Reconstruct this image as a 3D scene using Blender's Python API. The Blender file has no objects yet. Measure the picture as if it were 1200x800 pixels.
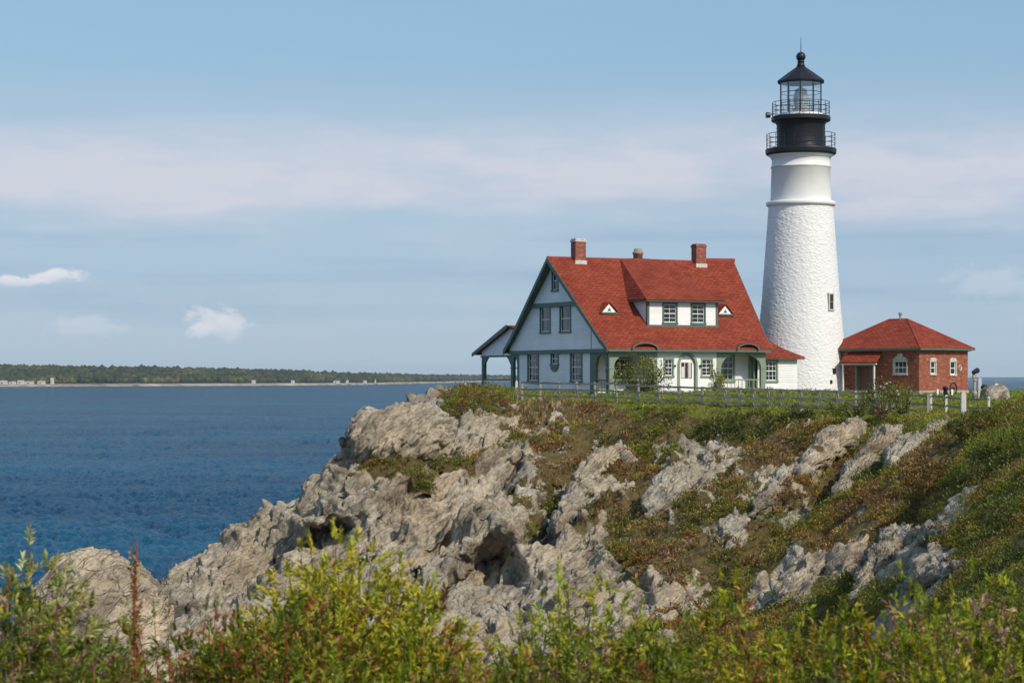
import bpy, math, random
import numpy as np
from mathutils import Vector, Matrix
from mathutils.geometry import tessellate_polygon

random.seed(7)
RNG = np.random.default_rng(11)
SC = bpy.context.scene
COL = SC.collection
R = math.radians

# ------------------------------------------------------------------ camera frame used for surveying
FPX = 2500.0          # focal length in pixels of the 1200 px wide photograph (75 mm lens)
HOR = 441.0           # row of the horizon
SEA = -14.0           # sea level, metres below the camera
LAWN = -1.3


def W(u, v, Y):
    """survey point: photograph column/row and distance -> metres"""
    return np.array([(u - 600.0) / FPX * Y, Y, (HOR - v) / FPX * Y])


# ------------------------------------------------------------------ tagging
def tag(o, label=None, cat=None, group=None, kind=None):
    if label: o['label'] = label
    if cat: o['category'] = cat
    if group: o['group'] = group
    if kind: o['kind'] = kind
    return o


def thing(name, label, cat, loc=(0, 0, 0), rz=0.0, group=None):
    o = bpy.data.objects.new(name, None)
    o.empty_display_size = 0.3
    o.location = loc
    o.rotation_euler = (0, 0, rz)
    COL.objects.link(o)
    return tag(o, label, cat, group)


# ------------------------------------------------------------------ materials
def new_mat(name):
    m = bpy.data.materials.new(name)
    m.use_nodes = True
    nt = m.node_tree
    nt.nodes.clear()
    out = nt.nodes.new('ShaderNodeOutputMaterial')
    b = nt.nodes.new('ShaderNodeBsdfPrincipled')
    nt.links.new(b.outputs[0], out.inputs[0])
    b.inputs['Specular IOR Level'].default_value = 0.3
    return m, nt, b, out


def N(nt, typ, **kw):
    n = nt.nodes.new(typ)
    for k, v in kw.items():
        if k.startswith('i_'):
            key = k[2:].replace('_', ' ')
            n.inputs[key].default_value = v
        else:
            setattr(n, k, v)
    return n


def L(nt, a, b):
    nt.links.new(a, b)


def ramp(nt, fac, stops, interp='LINEAR'):
    r = nt.nodes.new('ShaderNodeValToRGB')
    cr = r.color_ramp
    cr.interpolation = interp
    while len(cr.elements) > len(stops):
        cr.elements.remove(cr.elements[-1])
    while len(cr.elements) < len(stops):
        cr.elements.new(0.5)
    for e, (p, c) in zip(cr.elements, stops):
        e.position = p
        e.color = (c[0], c[1], c[2], 1) if not np.isscalar(c) else (c, c, c, 1)
    if fac is not None:
        L(nt, fac, r.inputs[0])
    return r.outputs[0]


def mixc(nt, fac, a, b, mode='MIX'):
    m = nt.nodes.new('ShaderNodeMix')
    m.data_type = 'RGBA'
    m.blend_type = mode
    for sock, val in ((m.inputs[0], fac), (m.inputs[6], a), (m.inputs[7], b)):
        if hasattr(val, 'is_output'):
            L(nt, val, sock)
        elif np.isscalar(val):
            sock.default_value = val
        else:
            sock.default_value = (val[0], val[1], val[2], 1)
    return m.outputs[2]


def math_n(nt, op, a, b=None, c=None):
    m = nt.nodes.new('ShaderNodeMath')
    m.operation = op
    for i, v in enumerate((a, b, c)):
        if v is None: continue
        if hasattr(v, 'is_output'):
            L(nt, v, m.inputs[i])
        else:
            m.inputs[i].default_value = v
    return m.outputs[0]


def coords(nt, kind='Object', scale=(1, 1, 1), rot=(0, 0, 0)):
    tc = nt.nodes.new('ShaderNodeTexCoord')
    mp = nt.nodes.new('ShaderNodeMapping')
    mp.inputs['Scale'].default_value = scale
    mp.inputs['Rotation'].default_value = rot
    L(nt, tc.outputs[kind], mp.inputs[0])
    return mp.outputs[0]


def noise(nt, vec, scale, detail=4, rough=0.55):
    n = nt.nodes.new('ShaderNodeTexNoise')
    n.inputs['Scale'].default_value = scale
    n.inputs['Detail'].default_value = detail
    n.inputs['Roughness'].default_value = rough
    if vec is not None: L(nt, vec, n.inputs['Vector'])
    return n.outputs[0]


def bump(nt, h, bsdf, strength=0.5, dist=0.05, prev=None):
    b = nt.nodes.new('ShaderNodeBump')
    b.inputs['Strength'].default_value = strength
    b.inputs['Distance'].default_value = dist
    L(nt, h, b.inputs['Height'])
    if prev is not None: L(nt, prev, b.inputs['Normal'])
    if bsdf is not None: L(nt, b.outputs[0], bsdf.inputs['Normal'])
    return b.outputs[0]


def paint(name, col, rough=0.55, var=0.12, scale=1.5):
    """painted wood / metal with faint weathering"""
    m, nt, b, _ = new_mat(name)
    v = coords(nt)
    n1 = noise(nt, v, scale, 6, 0.65)
    lo = [c * (1 - var) for c in col]
    hi = [min(1, c * (1 + var)) for c in col]
    L(nt, ramp(nt, n1, [(0.3, lo), (0.7, hi)]), b.inputs['Base Color'])
    b.inputs['Roughness'].default_value = rough
    bump(nt, noise(nt, v, 25, 3), b, 0.15, 0.01)
    return m


M = {}


def clapboard(name, col, step=0.13):
    m, nt, b, _ = new_mat(name)
    tc = N(nt, 'ShaderNodeTexCoord')
    sx = N(nt, 'ShaderNodeSeparateXYZ'); L(nt, tc.outputs['UV'], sx.inputs[0])
    fr = math_n(nt, 'FRACT', math_n(nt, 'DIVIDE', sx.outputs[1], step))
    row = math_n(nt, 'FLOOR', math_n(nt, 'DIVIDE', sx.outputs[1], step))
    cb = N(nt, 'ShaderNodeCombineXYZ')
    L(nt, math_n(nt, 'MULTIPLY', sx.outputs[0], 0.35), cb.inputs[0]); L(nt, math_n(nt, 'MULTIPLY', row, 3.7), cb.inputs[1])
    n1 = noise(nt, cb.outputs[0], 1.0, 3)
    n2 = noise(nt, coords(nt), 0.8, 5)
    c1 = ramp(nt, n1, [(0.3, [c * 0.88 for c in col]), (0.7, col)])
    c2 = mixc(nt, 1.0, c1, ramp(nt, n2, [(0.3, 0.90), (0.65, 1.0)]), 'MULTIPLY')
    # joint between boards: a real groove (bump) plus a thin darker line
    groove = ramp(nt, fr, [(0.0, 0.72), (0.10, 1.0), (1.0, 1.0)])
    L(nt, mixc(nt, 0.55, c2, mixc(nt, 1.0, c2, groove, 'MULTIPLY')), b.inputs['Base Color'])
    b.inputs['Roughness'].default_value = 0.5
    bump(nt, math_n(nt, 'SUBTRACT', 1.0, fr), b, 0.8, 0.025)
    return m


def shingle(name, c0, c1, c2, w=0.42, h=0.20):
    m, nt, b, _ = new_mat(name)
    tc = N(nt, 'ShaderNodeTexCoord')
    br = N(nt, 'ShaderNodeTexBrick')
    br.offset = 0.5
    br.inputs['Scale'].default_value = 1.0
    br.inputs['Brick Width'].default_value = w
    br.inputs['Row Height'].default_value = h
    br.inputs['Mortar Size'].default_value = 0.016
    br.inputs['Color1'].default_value = (*c0, 1)
    br.inputs['Color2'].default_value = (*c1, 1)
    br.inputs['Mortar'].default_value = (*[c * 0.3 for c in c0], 1)
    L(nt, tc.outputs['UV'], br.inputs[0])
    v = coords(nt)
    n2 = noise(nt, v, 0.55, 5, 0.6)
    n3 = noise(nt, coords(nt, 'UV', (2.2, 6.2, 1)), 1.0, 3, 0.7)
    col = mixc(nt, ramp(nt, n3, [(0.58, 0.0), (0.70, 0.55)]), br.outputs[0], c2)
    col = mixc(nt, 1.0, col, ramp(nt, n2, [(0.25, (0.72, 0.68, 0.68)), (0.5, (0.95, 0.93, 0.92)), (0.72, (1.12, 1.08, 1.05))]), 'MULTIPLY')
    L(nt, col, b.inputs['Base Color'])
    b.inputs['Roughness'].default_value = 0.9
    b.inputs['Specular IOR Level'].default_value = 0.08
    sx = N(nt, 'ShaderNodeSeparateXYZ'); L(nt, tc.outputs['UV'], sx.inputs[0])
    fr = math_n(nt, 'FRACT', math_n(nt, 'DIVIDE', sx.outputs[1], h))
    hgt = math_n(nt, 'ADD', math_n(nt, 'SUBTRACT', 1.0, fr), math_n(nt, 'MULTIPLY', br.outputs['Fac'], -0.6))
    bump(nt, math_n(nt, 'ADD', hgt, math_n(nt, 'MULTIPLY', n3, 0.7)), b, 0.7, 0.03)
    return m


def brick(name, c0, c1, mortar, w=0.24, h=0.085):
    m, nt, b, _ = new_mat(name)
    tc = N(nt, 'ShaderNodeTexCoord')
    br = N(nt, 'ShaderNodeTexBrick')
    br.inputs['Scale'].default_value = 1.0
    br.inputs['Brick Width'].default_value = w
    br.inputs['Row Height'].default_value = h
    br.inputs['Mortar Size'].default_value = 0.009
    br.inputs['Color1'].default_value = (*c0, 1)
    br.inputs['Color2'].default_value = (*c1, 1)
    br.inputs['Mortar'].default_value = (*mortar, 1)
    L(nt, tc.outputs['UV'], br.inputs[0])
    n2 = noise(nt, coords(nt, 'UV', (2.2, 5.5, 1)), 1.0, 3, 0.7)
    n3 = noise(nt, coords(nt), 0.7, 4)
    col = mixc(nt, ramp(nt, n2, [(0.55, 0.0), (0.64, 0.8)]), br.outputs[0], (0.46, 0.22, 0.13))
    col = mixc(nt, ramp(nt, n2, [(0.34, 0.85), (0.44, 0.0)]), col, (0.15, 0.038, 0.025))
    col = mixc(nt, 1.0, col, ramp(nt, n3, [(0.3, 0.82), (0.7, 1.05)]), 'MULTIPLY')
    L(nt, col, b.inputs['Base Color'])
    b.inputs['Roughness'].default_value = 0.85
    bump(nt, math_n(nt, 'SUBTRACT', 1.0, br.outputs['Fac']), b, 0.6, 0.012)
    return m


def glass_mat(name, tint=(0.02, 0.025, 0.03), clear=0.55, base=0.05):
    """window glass: glossy over clear"""
    m = bpy.data.materials.new(name)
    m.use_nodes = True
    nt = m.node_tree
    nt.nodes.clear()
    out = nt.nodes.new('ShaderNodeOutputMaterial')
    gl = N(nt, 'ShaderNodeBsdfGlossy'); gl.inputs['Roughness'].default_value = 0.03
    gl.inputs['Color'].default_value = (0.9, 0.95, 1, 1)
    tr = N(nt, 'ShaderNodeBsdfTransparent'); tr.inputs[0].default_value = (clear, clear, clear, 1)
    lw = N(nt, 'ShaderNodeLayerWeight'); lw.inputs[0].default_value = 0.5
    f2 = math_n(nt, 'MULTIPLY_ADD', math_n(nt, 'POWER', lw.outputs['Facing'], 4.0), 0.85, base)
    nb = noise(nt, coords(nt), 1.3, 2)
    bp = N(nt, 'ShaderNodeBump'); bp.inputs['Strength'].default_value = 0.06; bp.inputs['Distance'].default_value = 0.05
    L(nt, nb, bp.inputs['Height']); L(nt, bp.outputs[0], gl.inputs['Normal'])
    mx = N(nt, 'ShaderNodeMixShader')
    L(nt, f2, mx.inputs[0]); L(nt, tr.outputs[0], mx.inputs[1]); L(nt, gl.outputs[0], mx.inputs[2])
    L(nt, mx.outputs[0], out.inputs[0])
    return m


def tower_mat():
    m, nt, b, _ = new_mat('tower_stone')
    v = coords(nt)
    v2 = coords(nt, scale=(1, 1, 1.7))
    vo = N(nt, 'ShaderNodeTexVoronoi'); vo.inputs['Scale'].default_value = 4.2; L(nt, v2, vo.inputs[0])
    n1 = noise(nt, v, 3.2, 6, 0.62)
    n2 = noise(nt, v, 0.5, 4)
    st = noise(nt, coords(nt, scale=(1.4, 1.4, 0.12)), 1.0, 4)
    col = mixc(nt, ramp(nt, n2, [(0.35, 0.0), (0.75, 0.5)]), (0.70, 0.70, 0.69), (0.62, 0.62, 0.615))
    col = mixc(nt, ramp(nt, st, [(0.60, 0.0), (0.78, 0.35)]), col, (0.60, 0.58, 0.55))
    L(nt, col, b.inputs['Base Color'])
    b.inputs['Roughness'].default_value = 0.6
    h = math_n(nt, 'ADD', math_n(nt, 'MULTIPLY', vo.outputs[0], 0.9), n1)
    bump(nt, h, b, 0.55, 0.075)
    return m


def leaf_mat(name, rough=0.5, trans=0.3):
    m, nt, b, out = new_mat(name)
    at = N(nt, 'ShaderNodeAttribute'); at.attribute_name = 'Col'
    L(nt, at.outputs[0], b.inputs['Base Color'])
    b.inputs['Roughness'].default_value = rough
    b.inputs['Specular IOR Level'].default_value = 0.25
    tr = N(nt, 'ShaderNodeBsdfTranslucent')
    L(nt, mixc(nt, 1.0, at.outputs[0], (1.5, 1.5, 0.6), 'MULTIPLY'), tr.inputs[0])
    mx = N(nt, 'ShaderNodeMixShader'); mx.inputs[0].default_value = trans
    L(nt, b.outputs[0], mx.inputs[1]); L(nt, tr.outputs[0], mx.inputs[2])
    L(nt, mx.outputs[0], out.inputs[0])
    return m


# bedding frame of the schist (steep beds running up to the right)
NB = Vector((-0.70, 0.30, 0.65)).normalized()
E1 = Vector((0.66, 0.10, 0.70)); E1 = (E1 - NB * E1.dot(NB)).normalized()
E2 = NB.cross(E1).normalized()


def rock_mat():
    m, nt, b, _ = new_mat('schist_rock')
    tc = N(nt, 'ShaderNodeNewGeometry')
    def dotv(ax, s):
        d = N(nt, 'ShaderNodeVectorMath', operation='DOT_PRODUCT')
        L(nt, tc.outputs['Position'], d.inputs[0]); d.inputs[1].default_value = tuple(a * s for a in ax)
        return d.outputs['Value']
    cb = N(nt, 'ShaderNodeCombineXYZ')
    L(nt, dotv(E1, 0.75), cb.inputs[0]); L(nt, dotv(E2, 1.1), cb.inputs[1]); L(nt, dotv(NB, 2.1), cb.inputs[2])
    bed = cb.outputs[0]
    wv_early = bed
    P = tc.outputs['Position']
    n_big = noise(nt, P, 0.13, 4)
    n_mid = noise(nt, bed, 0.8, 6, 0.65)
    n_fine = noise(nt, bed, 3.6, 5, 0.65)
    n_spk = noise(nt, P, 5.0, 3, 0.7)
    col = ramp(nt, n_mid, [(0.29, (0.15, 0.130, 0.100)), (0.42, (0.33, 0.298, 0.235)), (0.57, (0.49, 0.452, 0.370)), (0.85, (0.60, 0.565, 0.475))])
    col = mixc(nt, ramp(nt, n_big, [(0.42, 0.0), (0.62, 0.55)]), col, mixc(nt, 1.0, col, (1.06, 0.88, 0.68), 'MULTIPLY'))
    col = mixc(nt, 1.0, col, ramp(nt, n_fine, [(0.25, (0.66, 0.64, 0.60)), (0.50, (1.0, 1.0, 1.0)), (0.8, (1.10, 1.08, 1.05))]), 'MULTIPLY')
    col = mixc(nt, ramp(nt, noise(nt, P, 0.9, 4), [(0.66, 0.0), (0.74, 0.55)]), col, (0.30, 0.17, 0.05))       # orange lichen
    col = mixc(nt, ramp(nt, n_spk, [(0.66, 0.0), (0.74, 0.4)]), col, (0.62, 0.60, 0.54))                        # pale lichen
    col = mixc(nt, ramp(nt, noise(nt, bed, 0.40, 5, 0.7), [(0.51, 0.0), (0.62, 0.80)]), col, (0.15, 0.115, 0.08))      # brown weather stains
    col = mixc(nt, ramp(nt, noise(nt, wv_early, 1.5, 4, 0.7), [(0.55, 0.0), (0.66, 0.65)]), col, (0.11, 0.095, 0.08))
    # weed band at the tide line
    sp = N(nt, 'ShaderNodeSeparateXYZ'); L(nt, P, sp.inputs[0])
    tide = math_n(nt, 'MULTIPLY_ADD', noise(nt, P, 0.5, 3), 1.2, sp.outputs[2])
    col = mixc(nt, ramp(nt, math_n(nt, 'ADD', tide, 13.3), [(0.25, 1.0), (0.9, 0.0)]), col, (0.10, 0.085, 0.06))
    # soil and roots where plants grow
    at = N(nt, 'ShaderNodeAttribute'); at.attribute_name = 'veg'
    soil = ramp(nt, noise(nt, P, 1.1, 5), [(0.3, (0.07, 0.052, 0.022)), (0.5, (0.115, 0.090, 0.034)), (0.7, (0.17, 0.115, 0.05))])
    al = N(nt, 'ShaderNodeAttribute'); al.attribute_name = 'lawn'
    soil = mixc(nt, al.outputs['Fac'], soil, ramp(nt, noise(nt, P, 2.3, 5), [(0.3, (0.10, 0.12, 0.016)), (0.5, (0.15, 0.165, 0.024)), (0.72, (0.20, 0.175, 0.045))]))
    vf = ramp(nt, math_n(nt, 'ADD', at.outputs['Fac'], math_n(nt, 'MULTIPLY', math_n(nt, 'SUBTRACT', n_fine, 0.5), 0.9)), [(0.42, 0.0), (0.58, 1.0)])
    col = mixc(nt, vf, col, soil)
    L(nt, col, b.inputs['Base Color'])
    b.inputs['Roughness'].default_value = 0.9
    b.inputs['Specular IOR Level'].default_value = 0.15
    wv = N(nt, 'ShaderNodeVectorMath', operation='ADD'); L(nt, bed, wv.inputs[0])
    nz = N(nt, 'ShaderNodeTexNoise'); nz.inputs['Scale'].default_value = 1.3; nz.inputs['Detail'].default_value = 3; L(nt, bed, nz.inputs['Vector']); zs = N(nt, 'ShaderNodeVectorMath', operation='SCALE'); zs.inputs['Scale'].default_value = 0.45; L(nt, nz.outputs['Color'], zs.inputs[0]); L(nt, zs.outputs[0], wv.inputs[1])
    def cracks(sc, w):
        vo = N(nt, 'ShaderNodeTexVoronoi', feature='DISTANCE_TO_EDGE'); vo.inputs['Scale'].default_value = sc; L(nt, wv.outputs[0], vo.inputs['Vector'])
        return ramp(nt, vo.outputs['Distance'], [(0.0, 0.0), (w, 1.0)])
    def facets(sc):
        vo = N(nt, 'ShaderNodeTexVoronoi'); vo.inputs['Scale'].default_value = sc; L(nt, wv.outputs[0], vo.inputs['Vector'])
        df = N(nt, 'ShaderNodeVectorMath', operation='SUBTRACT'); L(nt, wv.outputs[0], df.inputs[0]); L(nt, vo.outputs['Position'], df.inputs[1])
        cc = N(nt, 'ShaderNodeVectorMath', operation='SUBTRACT'); L(nt, vo.outputs['Color'], cc.inputs[0]); cc.inputs[1].default_value = (0.5, 0.5, 0.5)
        dt = N(nt, 'ShaderNodeVectorMath', operation='DOT_PRODUCT'); L(nt, df.outputs[0], dt.inputs[0]); L(nt, cc.outputs[0], dt.inputs[1])
        return math_n(nt, 'MULTIPLY', dt.outputs['Value'], 2.2)
    h = math_n(nt, 'ADD', math_n(nt, 'MULTIPLY', n_mid, 0.35), math_n(nt, 'MULTIPLY', n_fine, 0.22))
    h = math_n(nt, 'ADD', h, math_n(nt, 'ADD', math_n(nt, 'MULTIPLY', cracks(1.4, 0.04), 0.12), math_n(nt, 'MULTIPLY', cracks(3.6, 0.08), 0.05)))
    h = math_n(nt, 'ADD', h, math_n(nt, 'ADD', math_n(nt, 'MULTIPLY', facets(1.4), 0.28), math_n(nt, 'ADD', math_n(nt, 'MULTIPLY', facets(3.6), 0.6), facets(8.5))))
    bn = bump(nt, h, None, 0.9, 0.30)
    bump(nt, n_spk, b, 0.4, 0.05, bn)
    return m


def build_materials():
    M['white_board'] = clapboard('white_clapboard', (0.80, 0.80, 0.78))
    M['white'] = paint('white_paint', (0.80, 0.80, 0.78), 0.5, 0.04)
    M['green'] = paint('green_trim', (0.085, 0.135, 0.105), 0.45, 0.10)  # dark trim; also the pale paint as seen in shade on the gable porch
    M['lightgreen'] = paint('pale_green_trim', (0.20, 0.255, 0.185), 0.5, 0.08)
    M['red_roof'] = shingle('red_shingle', (0.21, 0.042, 0.025), (0.30, 0.066, 0.038), (0.38, 0.14, 0.085))
    M['red_flat'] = paint('red_metal', (0.26, 0.042, 0.022), 0.6, 0.15)
    M['brick'] = brick('red_brick', (0.36, 0.095, 0.046), (0.23, 0.052, 0.029), (0.28, 0.15, 0.10))
    M['chimney_brick'] = brick('chimney_brick', (0.30, 0.075, 0.05), (0.22, 0.052, 0.036), (0.26, 0.17, 0.13))
    M['stone'] = paint('pale_stone', (0.50, 0.48, 0.43), 0.85, 0.25, 4)
    M['concrete'] = paint('grey_concrete', (0.36, 0.33, 0.29), 0.9, 0.2, 5)
    M['glass'] = glass_mat('window_glass')
    M['lantern_glass'] = glass_mat('lantern_glass', clear=0.95, base=0.20)
    M['dark'] = paint('painted_dark', (0.035, 0.032, 0.03), 0.9, 0.2)  # stands in for unlit interiors; the darkness is put into the colour
    M['curtain'] = paint('curtain_cloth', (0.62, 0.61, 0.57), 0.9, 0.1, 6)
    M['black'] = paint('black_iron', (0.013, 0.014, 0.017), 0.42, 0.25, 2)
    M['tower'] = tower_mat()
    M['tower_smooth'] = paint('smooth_white_tower', (0.68, 0.68, 0.67), 0.5, 0.05, 0.7)
    M['lens'] = glass_lens = paint('lens_glass', (0.36, 0.41, 0.40), 0.12, 0.3, 3)
    M['door_red'] = paint('brown_door', (0.27, 0.12, 0.085), 0.6, 0.15)
    M['grey_wood'] = paint('weathered_wood', (0.27, 0.245, 0.21), 0.85, 0.35, 3)
    M['brown_stone'] = paint('brown_chimney_stone', (0.27, 0.19, 0.14), 0.9, 0.25, 4)
    M['fence_wood'] = paint('silvered_fence_wood', (0.28, 0.262, 0.228), 0.85, 0.3, 3)
    M['pale_wood'] = paint('pale_post_wood', (0.56, 0.535, 0.47), 0.8, 0.12, 4)
    M['bark'] = paint('bark', (0.10, 0.065, 0.04), 0.9, 0.3, 9)
    M['red_stem'] = paint('red_stem', (0.20, 0.05, 0.025), 0.7, 0.35, 15)
    M['leaf'] = leaf_mat('leaf', 0.42, 0.32)
    M['grass'] = leaf_mat('grass_blade', 0.6, 0.25)
    M['petal'] = leaf_mat('petal', 0.6, 0.2)
    M['rock'] = rock_mat()


# ------------------------------------------------------------------ polygon mesh builder with metre UVs
class MB:
    def __init__(s):
        s.v = []; s.f = []

    def poly(s, pts):
        i = len(s.v); s.v += [tuple(p) for p in pts]
        s.f.append(list(range(i, i + len(pts))))

    def box(s, x0, x1, y0, y1, z0, z1):
        p = [(x0, y0, z0), (x1, y0, z0), (x1, y1, z0), (x0, y1, z0), (x0, y0, z1), (x1, y0, z1), (x1, y1, z1), (x0, y1, z1)]
        for q in ((0, 3, 2, 1), (4, 5, 6, 7), (0, 1, 5, 4), (1, 2, 6, 5), (2, 3, 7, 6), (3, 0, 4, 7)):
            s.poly([p[k] for k in q])
        return s

    def prism(s, pts, vec):
        """closed prism: polygon pts swept by vec"""
        vec = Vector(vec); a = [Vector(p) for p in pts]; b = [p + vec for p in a]
        n = Vector((0, 0, 0))
        for i in range(len(a)):
            p, q = a[i], a[(i + 1) % len(a)]
            n += p.cross(q)
        if n.dot(vec) > 0: a.reverse(); b.reverse()
        s.tess(a); s.tess(list(reversed(b)))
        for i in range(len(a)):
            j = (i + 1) % len(a)
            s.poly([a[j], a[i], b[i], b[j]])
        return s

    def tess(s, outer, holes=()):
        loops = [[Vector(p) for p in outer]] + [[Vector(p) for p in h] for h in holes]
        flat = [p for l in loops for p in l]
        n = Vector((0, 0, 0))
        for i in range(len(outer)):
            n += loops[0][i].cross(loops[0][(i + 1) % len(outer)])
        if len(outer) <= 4 and not holes:
            s.poly(outer); return
        for t in tessellate_polygon(loops):
            p = [flat[k] for k in t]
            if (p[1] - p[0]).cross(p[2] - p[0]).dot(n) < 0: p.reverse()
            s.poly(p)

    def tube(s, pts, r, n=8, cap=True):
        pts = [Vector(p) for p in pts]
        rr = r if hasattr(r, '__len__') else [r] * len(pts)
        rings = []
        for i, p in enumerate(pts):
            d = (pts[min(i + 1, len(pts) - 1)] - pts[max(i - 1, 0)]).normalized()
            a = d.cross(Vector((0, 0, 1)) if abs(d.z) < 0.9 else Vector((1, 0, 0))).normalized()
            b = d.cross(a)
            base = len(s.v)
            for k in range(n):
                t = 2 * math.pi * k / n
                s.v.append(tuple(p + (a * math.cos(t) + b * math.sin(t)) * rr[i]))
            rings.append(base)
        for i in range(len(rings) - 1):
            for k in range(n):
                k2 = (k + 1) % n
                s.f.append([rings[i] + k, rings[i] + k2, rings[i + 1] + k2, rings[i + 1] + k][::-1])
        if cap:
            s.f.append([rings[0] + k for k in range(n)])
            s.f.append([rings[-1] + k for k in range(n)][::-1])
        return s

    def lathe(s, prof, n=48, c=(0, 0), cap=True):
        rings = []
        for (r, z) in prof:
            base = len(s.v)
            for k in range(n):
                t = 2 * math.pi * k / n
                s.v.append((c[0] + r * math.cos(t), c[1] + r * math.sin(t), z))
            rings.append(base)
        for i in range(len(rings) - 1):
            for k in range(n):
                k2 = (k + 1) % n
                s.f.append([rings[i] + k, rings[i] + k2, rings[i + 1] + k2, rings[i + 1] + k])
        if cap:
            s.f.append([rings[0] + k for k in range(n)][::-1])
            s.f.append([rings[-1] + k for k in range(n)])
        return s

    def torus(s, R0, r, z, n=48, m=6, c=(0, 0)):
        base = len(s.v)
        for i in range(n):
            t = 2 * math.pi * i / n
            for j in range(m):
                p = 2 * math.pi * j / m
                s.v.append((c[0] + (R0 + r * math.cos(p)) * math.cos(t), c[1] + (R0 + r * math.cos(p)) * math.sin(t), z + r * math.sin(p)))
        for i in range(n):
            for j in range(m):
                a = base + i * m + j; b = base + ((i + 1) % n) * m + j
                a2 = base + i * m + (j + 1) % m; b2 = base + ((i + 1) % n) * m + (j + 1) % m
                s.f.append([a, b, b2, a2])
        return s

    def build(s, name, mat, parent=None, smooth=False, loc=None):
        me = bpy.data.meshes.new(name)
        me.from_pydata(s.v, [], s.f)
        me.materials.append(mat)
        uv = me.uv_layers.new(name='UVMap')
        Z = Vector((0, 0, 1))
        for p in me.polygons:
            n = p.normal
            if abs(n.z) > 0.999:
                ud, vd = Vector((1, 0, 0)), Vector((0, 1, 0))
            else:
                ud = Z.cross(n).normalized(); vd = n.cross(ud)
            for li in p.loop_indices:
                co = me.vertices[me.loops[li].vertex_index].co
                uv.data[li].uv = (co.dot(ud), co.dot(vd))
            p.use_smooth = smooth
        o = bpy.data.objects.new(name, me)
        COL.objects.link(o)
        if parent is not None: o.parent = parent
        if loc is not None: o.location = loc
        return o


def np_mesh(name, verts, tris, mat, parent=None, col=None, attr=None, smooth=False):
    """fast mesh from arrays; tris is (n,3) or (n,4)"""
    me = bpy.data.meshes.new(name)
    verts = np.ascontiguousarray(verts, np.float32); tris = np.ascontiguousarray(tris, np.int32)
    k = tris.shape[1]
    me.vertices.add(len(verts)); me.vertices.foreach_set('co', verts.ravel())
    me.loops.add(tris.size); me.loops.foreach_set('vertex_index', tris.ravel())
    me.polygons.add(len(tris))
    me.polygons.foreach_set('loop_start', np.arange(0, tris.size, k, dtype=np.int32))
    if smooth: me.polygons.foreach_set('use_smooth', np.ones(len(tris), bool))
    me.update(calc_edges=True)
    me.materials.append(mat)
    if col is not None:
        a = me.attributes.new('Col', 'FLOAT_COLOR', 'POINT')
        c4 = np.ones((len(verts), 4), np.float32); c4[:, :3] = col
        a.data.foreach_set('color', c4.ravel())
    if attr:
        for kname, val in attr.items():
            a = me.attributes.new(kname, 'FLOAT', 'POINT')
            a.data.foreach_set('value', np.ascontiguousarray(val, np.float32))
    me.validate()
    o = bpy.data.objects.new(name, me)
    COL.objects.link(o)
    if parent is not None: o.parent = parent
    return o


# ------------------------------------------------------------------ numpy noise
def _hash(ix, iy, iz, seed):
    h = (ix.astype(np.int64) * 374761393 + iy.astype(np.int64) * 668265263 + iz.astype(np.int64) * 2147483647 + seed * 974634777) & 0xffffffff
    h = ((h ^ (h >> 13)) * 1274126177) & 0xffffffff
    h = ((h ^ (h >> 16)) * 2246822519) & 0xffffffff
    return (h ^ (h >> 15)) & 0xffffffff


def vnoise(p, seed=0):
    """value-gradient noise in -1..1 for (n,3)"""
    i = np.floor(p).astype(np.int64); f = p - i
    u = f * f * f * (f * (f * 6 - 15) + 10)
    r = np.zeros(len(p))
    for dx in (0, 1):
        wx = u[:, 0] if dx else 1 - u[:, 0]
        for dy in (0, 1):
            wy = u[:, 1] if dy else 1 - u[:, 1]
            for dz in (0, 1):
                wz = u[:, 2] if dz else 1 - u[:, 2]
                h = _hash(i[:, 0] + dx, i[:, 1] + dy, i[:, 2] + dz, seed)
                g0 = (h & 1023) / 511.5 - 1; g1 = ((h >> 10) & 1023) / 511.5 - 1; g2 = ((h >> 20) & 1023) / 511.5 - 1
                r += wx * wy * wz * (g0 * (f[:, 0] - dx) + g1 * (f[:, 1] - dy) + g2 * (f[:, 2] - dz))
    return r * 1.4


def fbm(p, oct=4, seed=0, gain=0.5):
    r = np.zeros(len(p)); a = 1.0
    for o in range(oct):
        r += a * vnoise(p * (2.03 ** o) + 17.1 * o, seed + o); a *= gain
    return r


def worley(p, seed=0):
    """F1, F2, random of the nearest cell"""
    i = np.floor(p).astype(np.int64)
    n = len(p)
    f1 = np.full(n, 9.0); f2 = np.full(n, 9.0); rid = np.zeros(n); tilt = np.zeros(n)
    for dx in (-1, 0, 1):
        for dy in (-1, 0, 1):
            for dz in (-1, 0, 1):
                c = i + np.array([dx, dy, dz])
                h = _hash(c[:, 0], c[:, 1], c[:, 2], seed)
                ox = (h & 1023) / 1023.0; oy = ((h >> 10) & 1023) / 1023.0; oz = ((h >> 20) & 1023) / 1023.0
                ax = p[:, 0] - c[:, 0] - ox; ay = p[:, 1] - c[:, 1] - oy; az = p[:, 2] - c[:, 2] - oz
                d = ax * ax + ay * ay + az * az
                tl = ((h >> 3) % 97 / 48.0 - 1) * ax + ((h >> 9) % 89 / 44.0 - 1) * ay + ((h >> 15) % 83 / 41.0 - 1) * az
                rr = (((h * 2654435761) & 0xffffffff) >> 8) / 16777216.0
                near = d < f1
                f2 = np.where(near, f1, np.minimum(f2, d))
                rid = np.where(near, rr, rid); tilt = np.where(near, tl, tilt)
                f1 = np.where(near, d, f1)
    return np.sqrt(f1), np.sqrt(f2), rid, tilt


BED = np.array([list(E1), list(E2), list(NB)])


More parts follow.
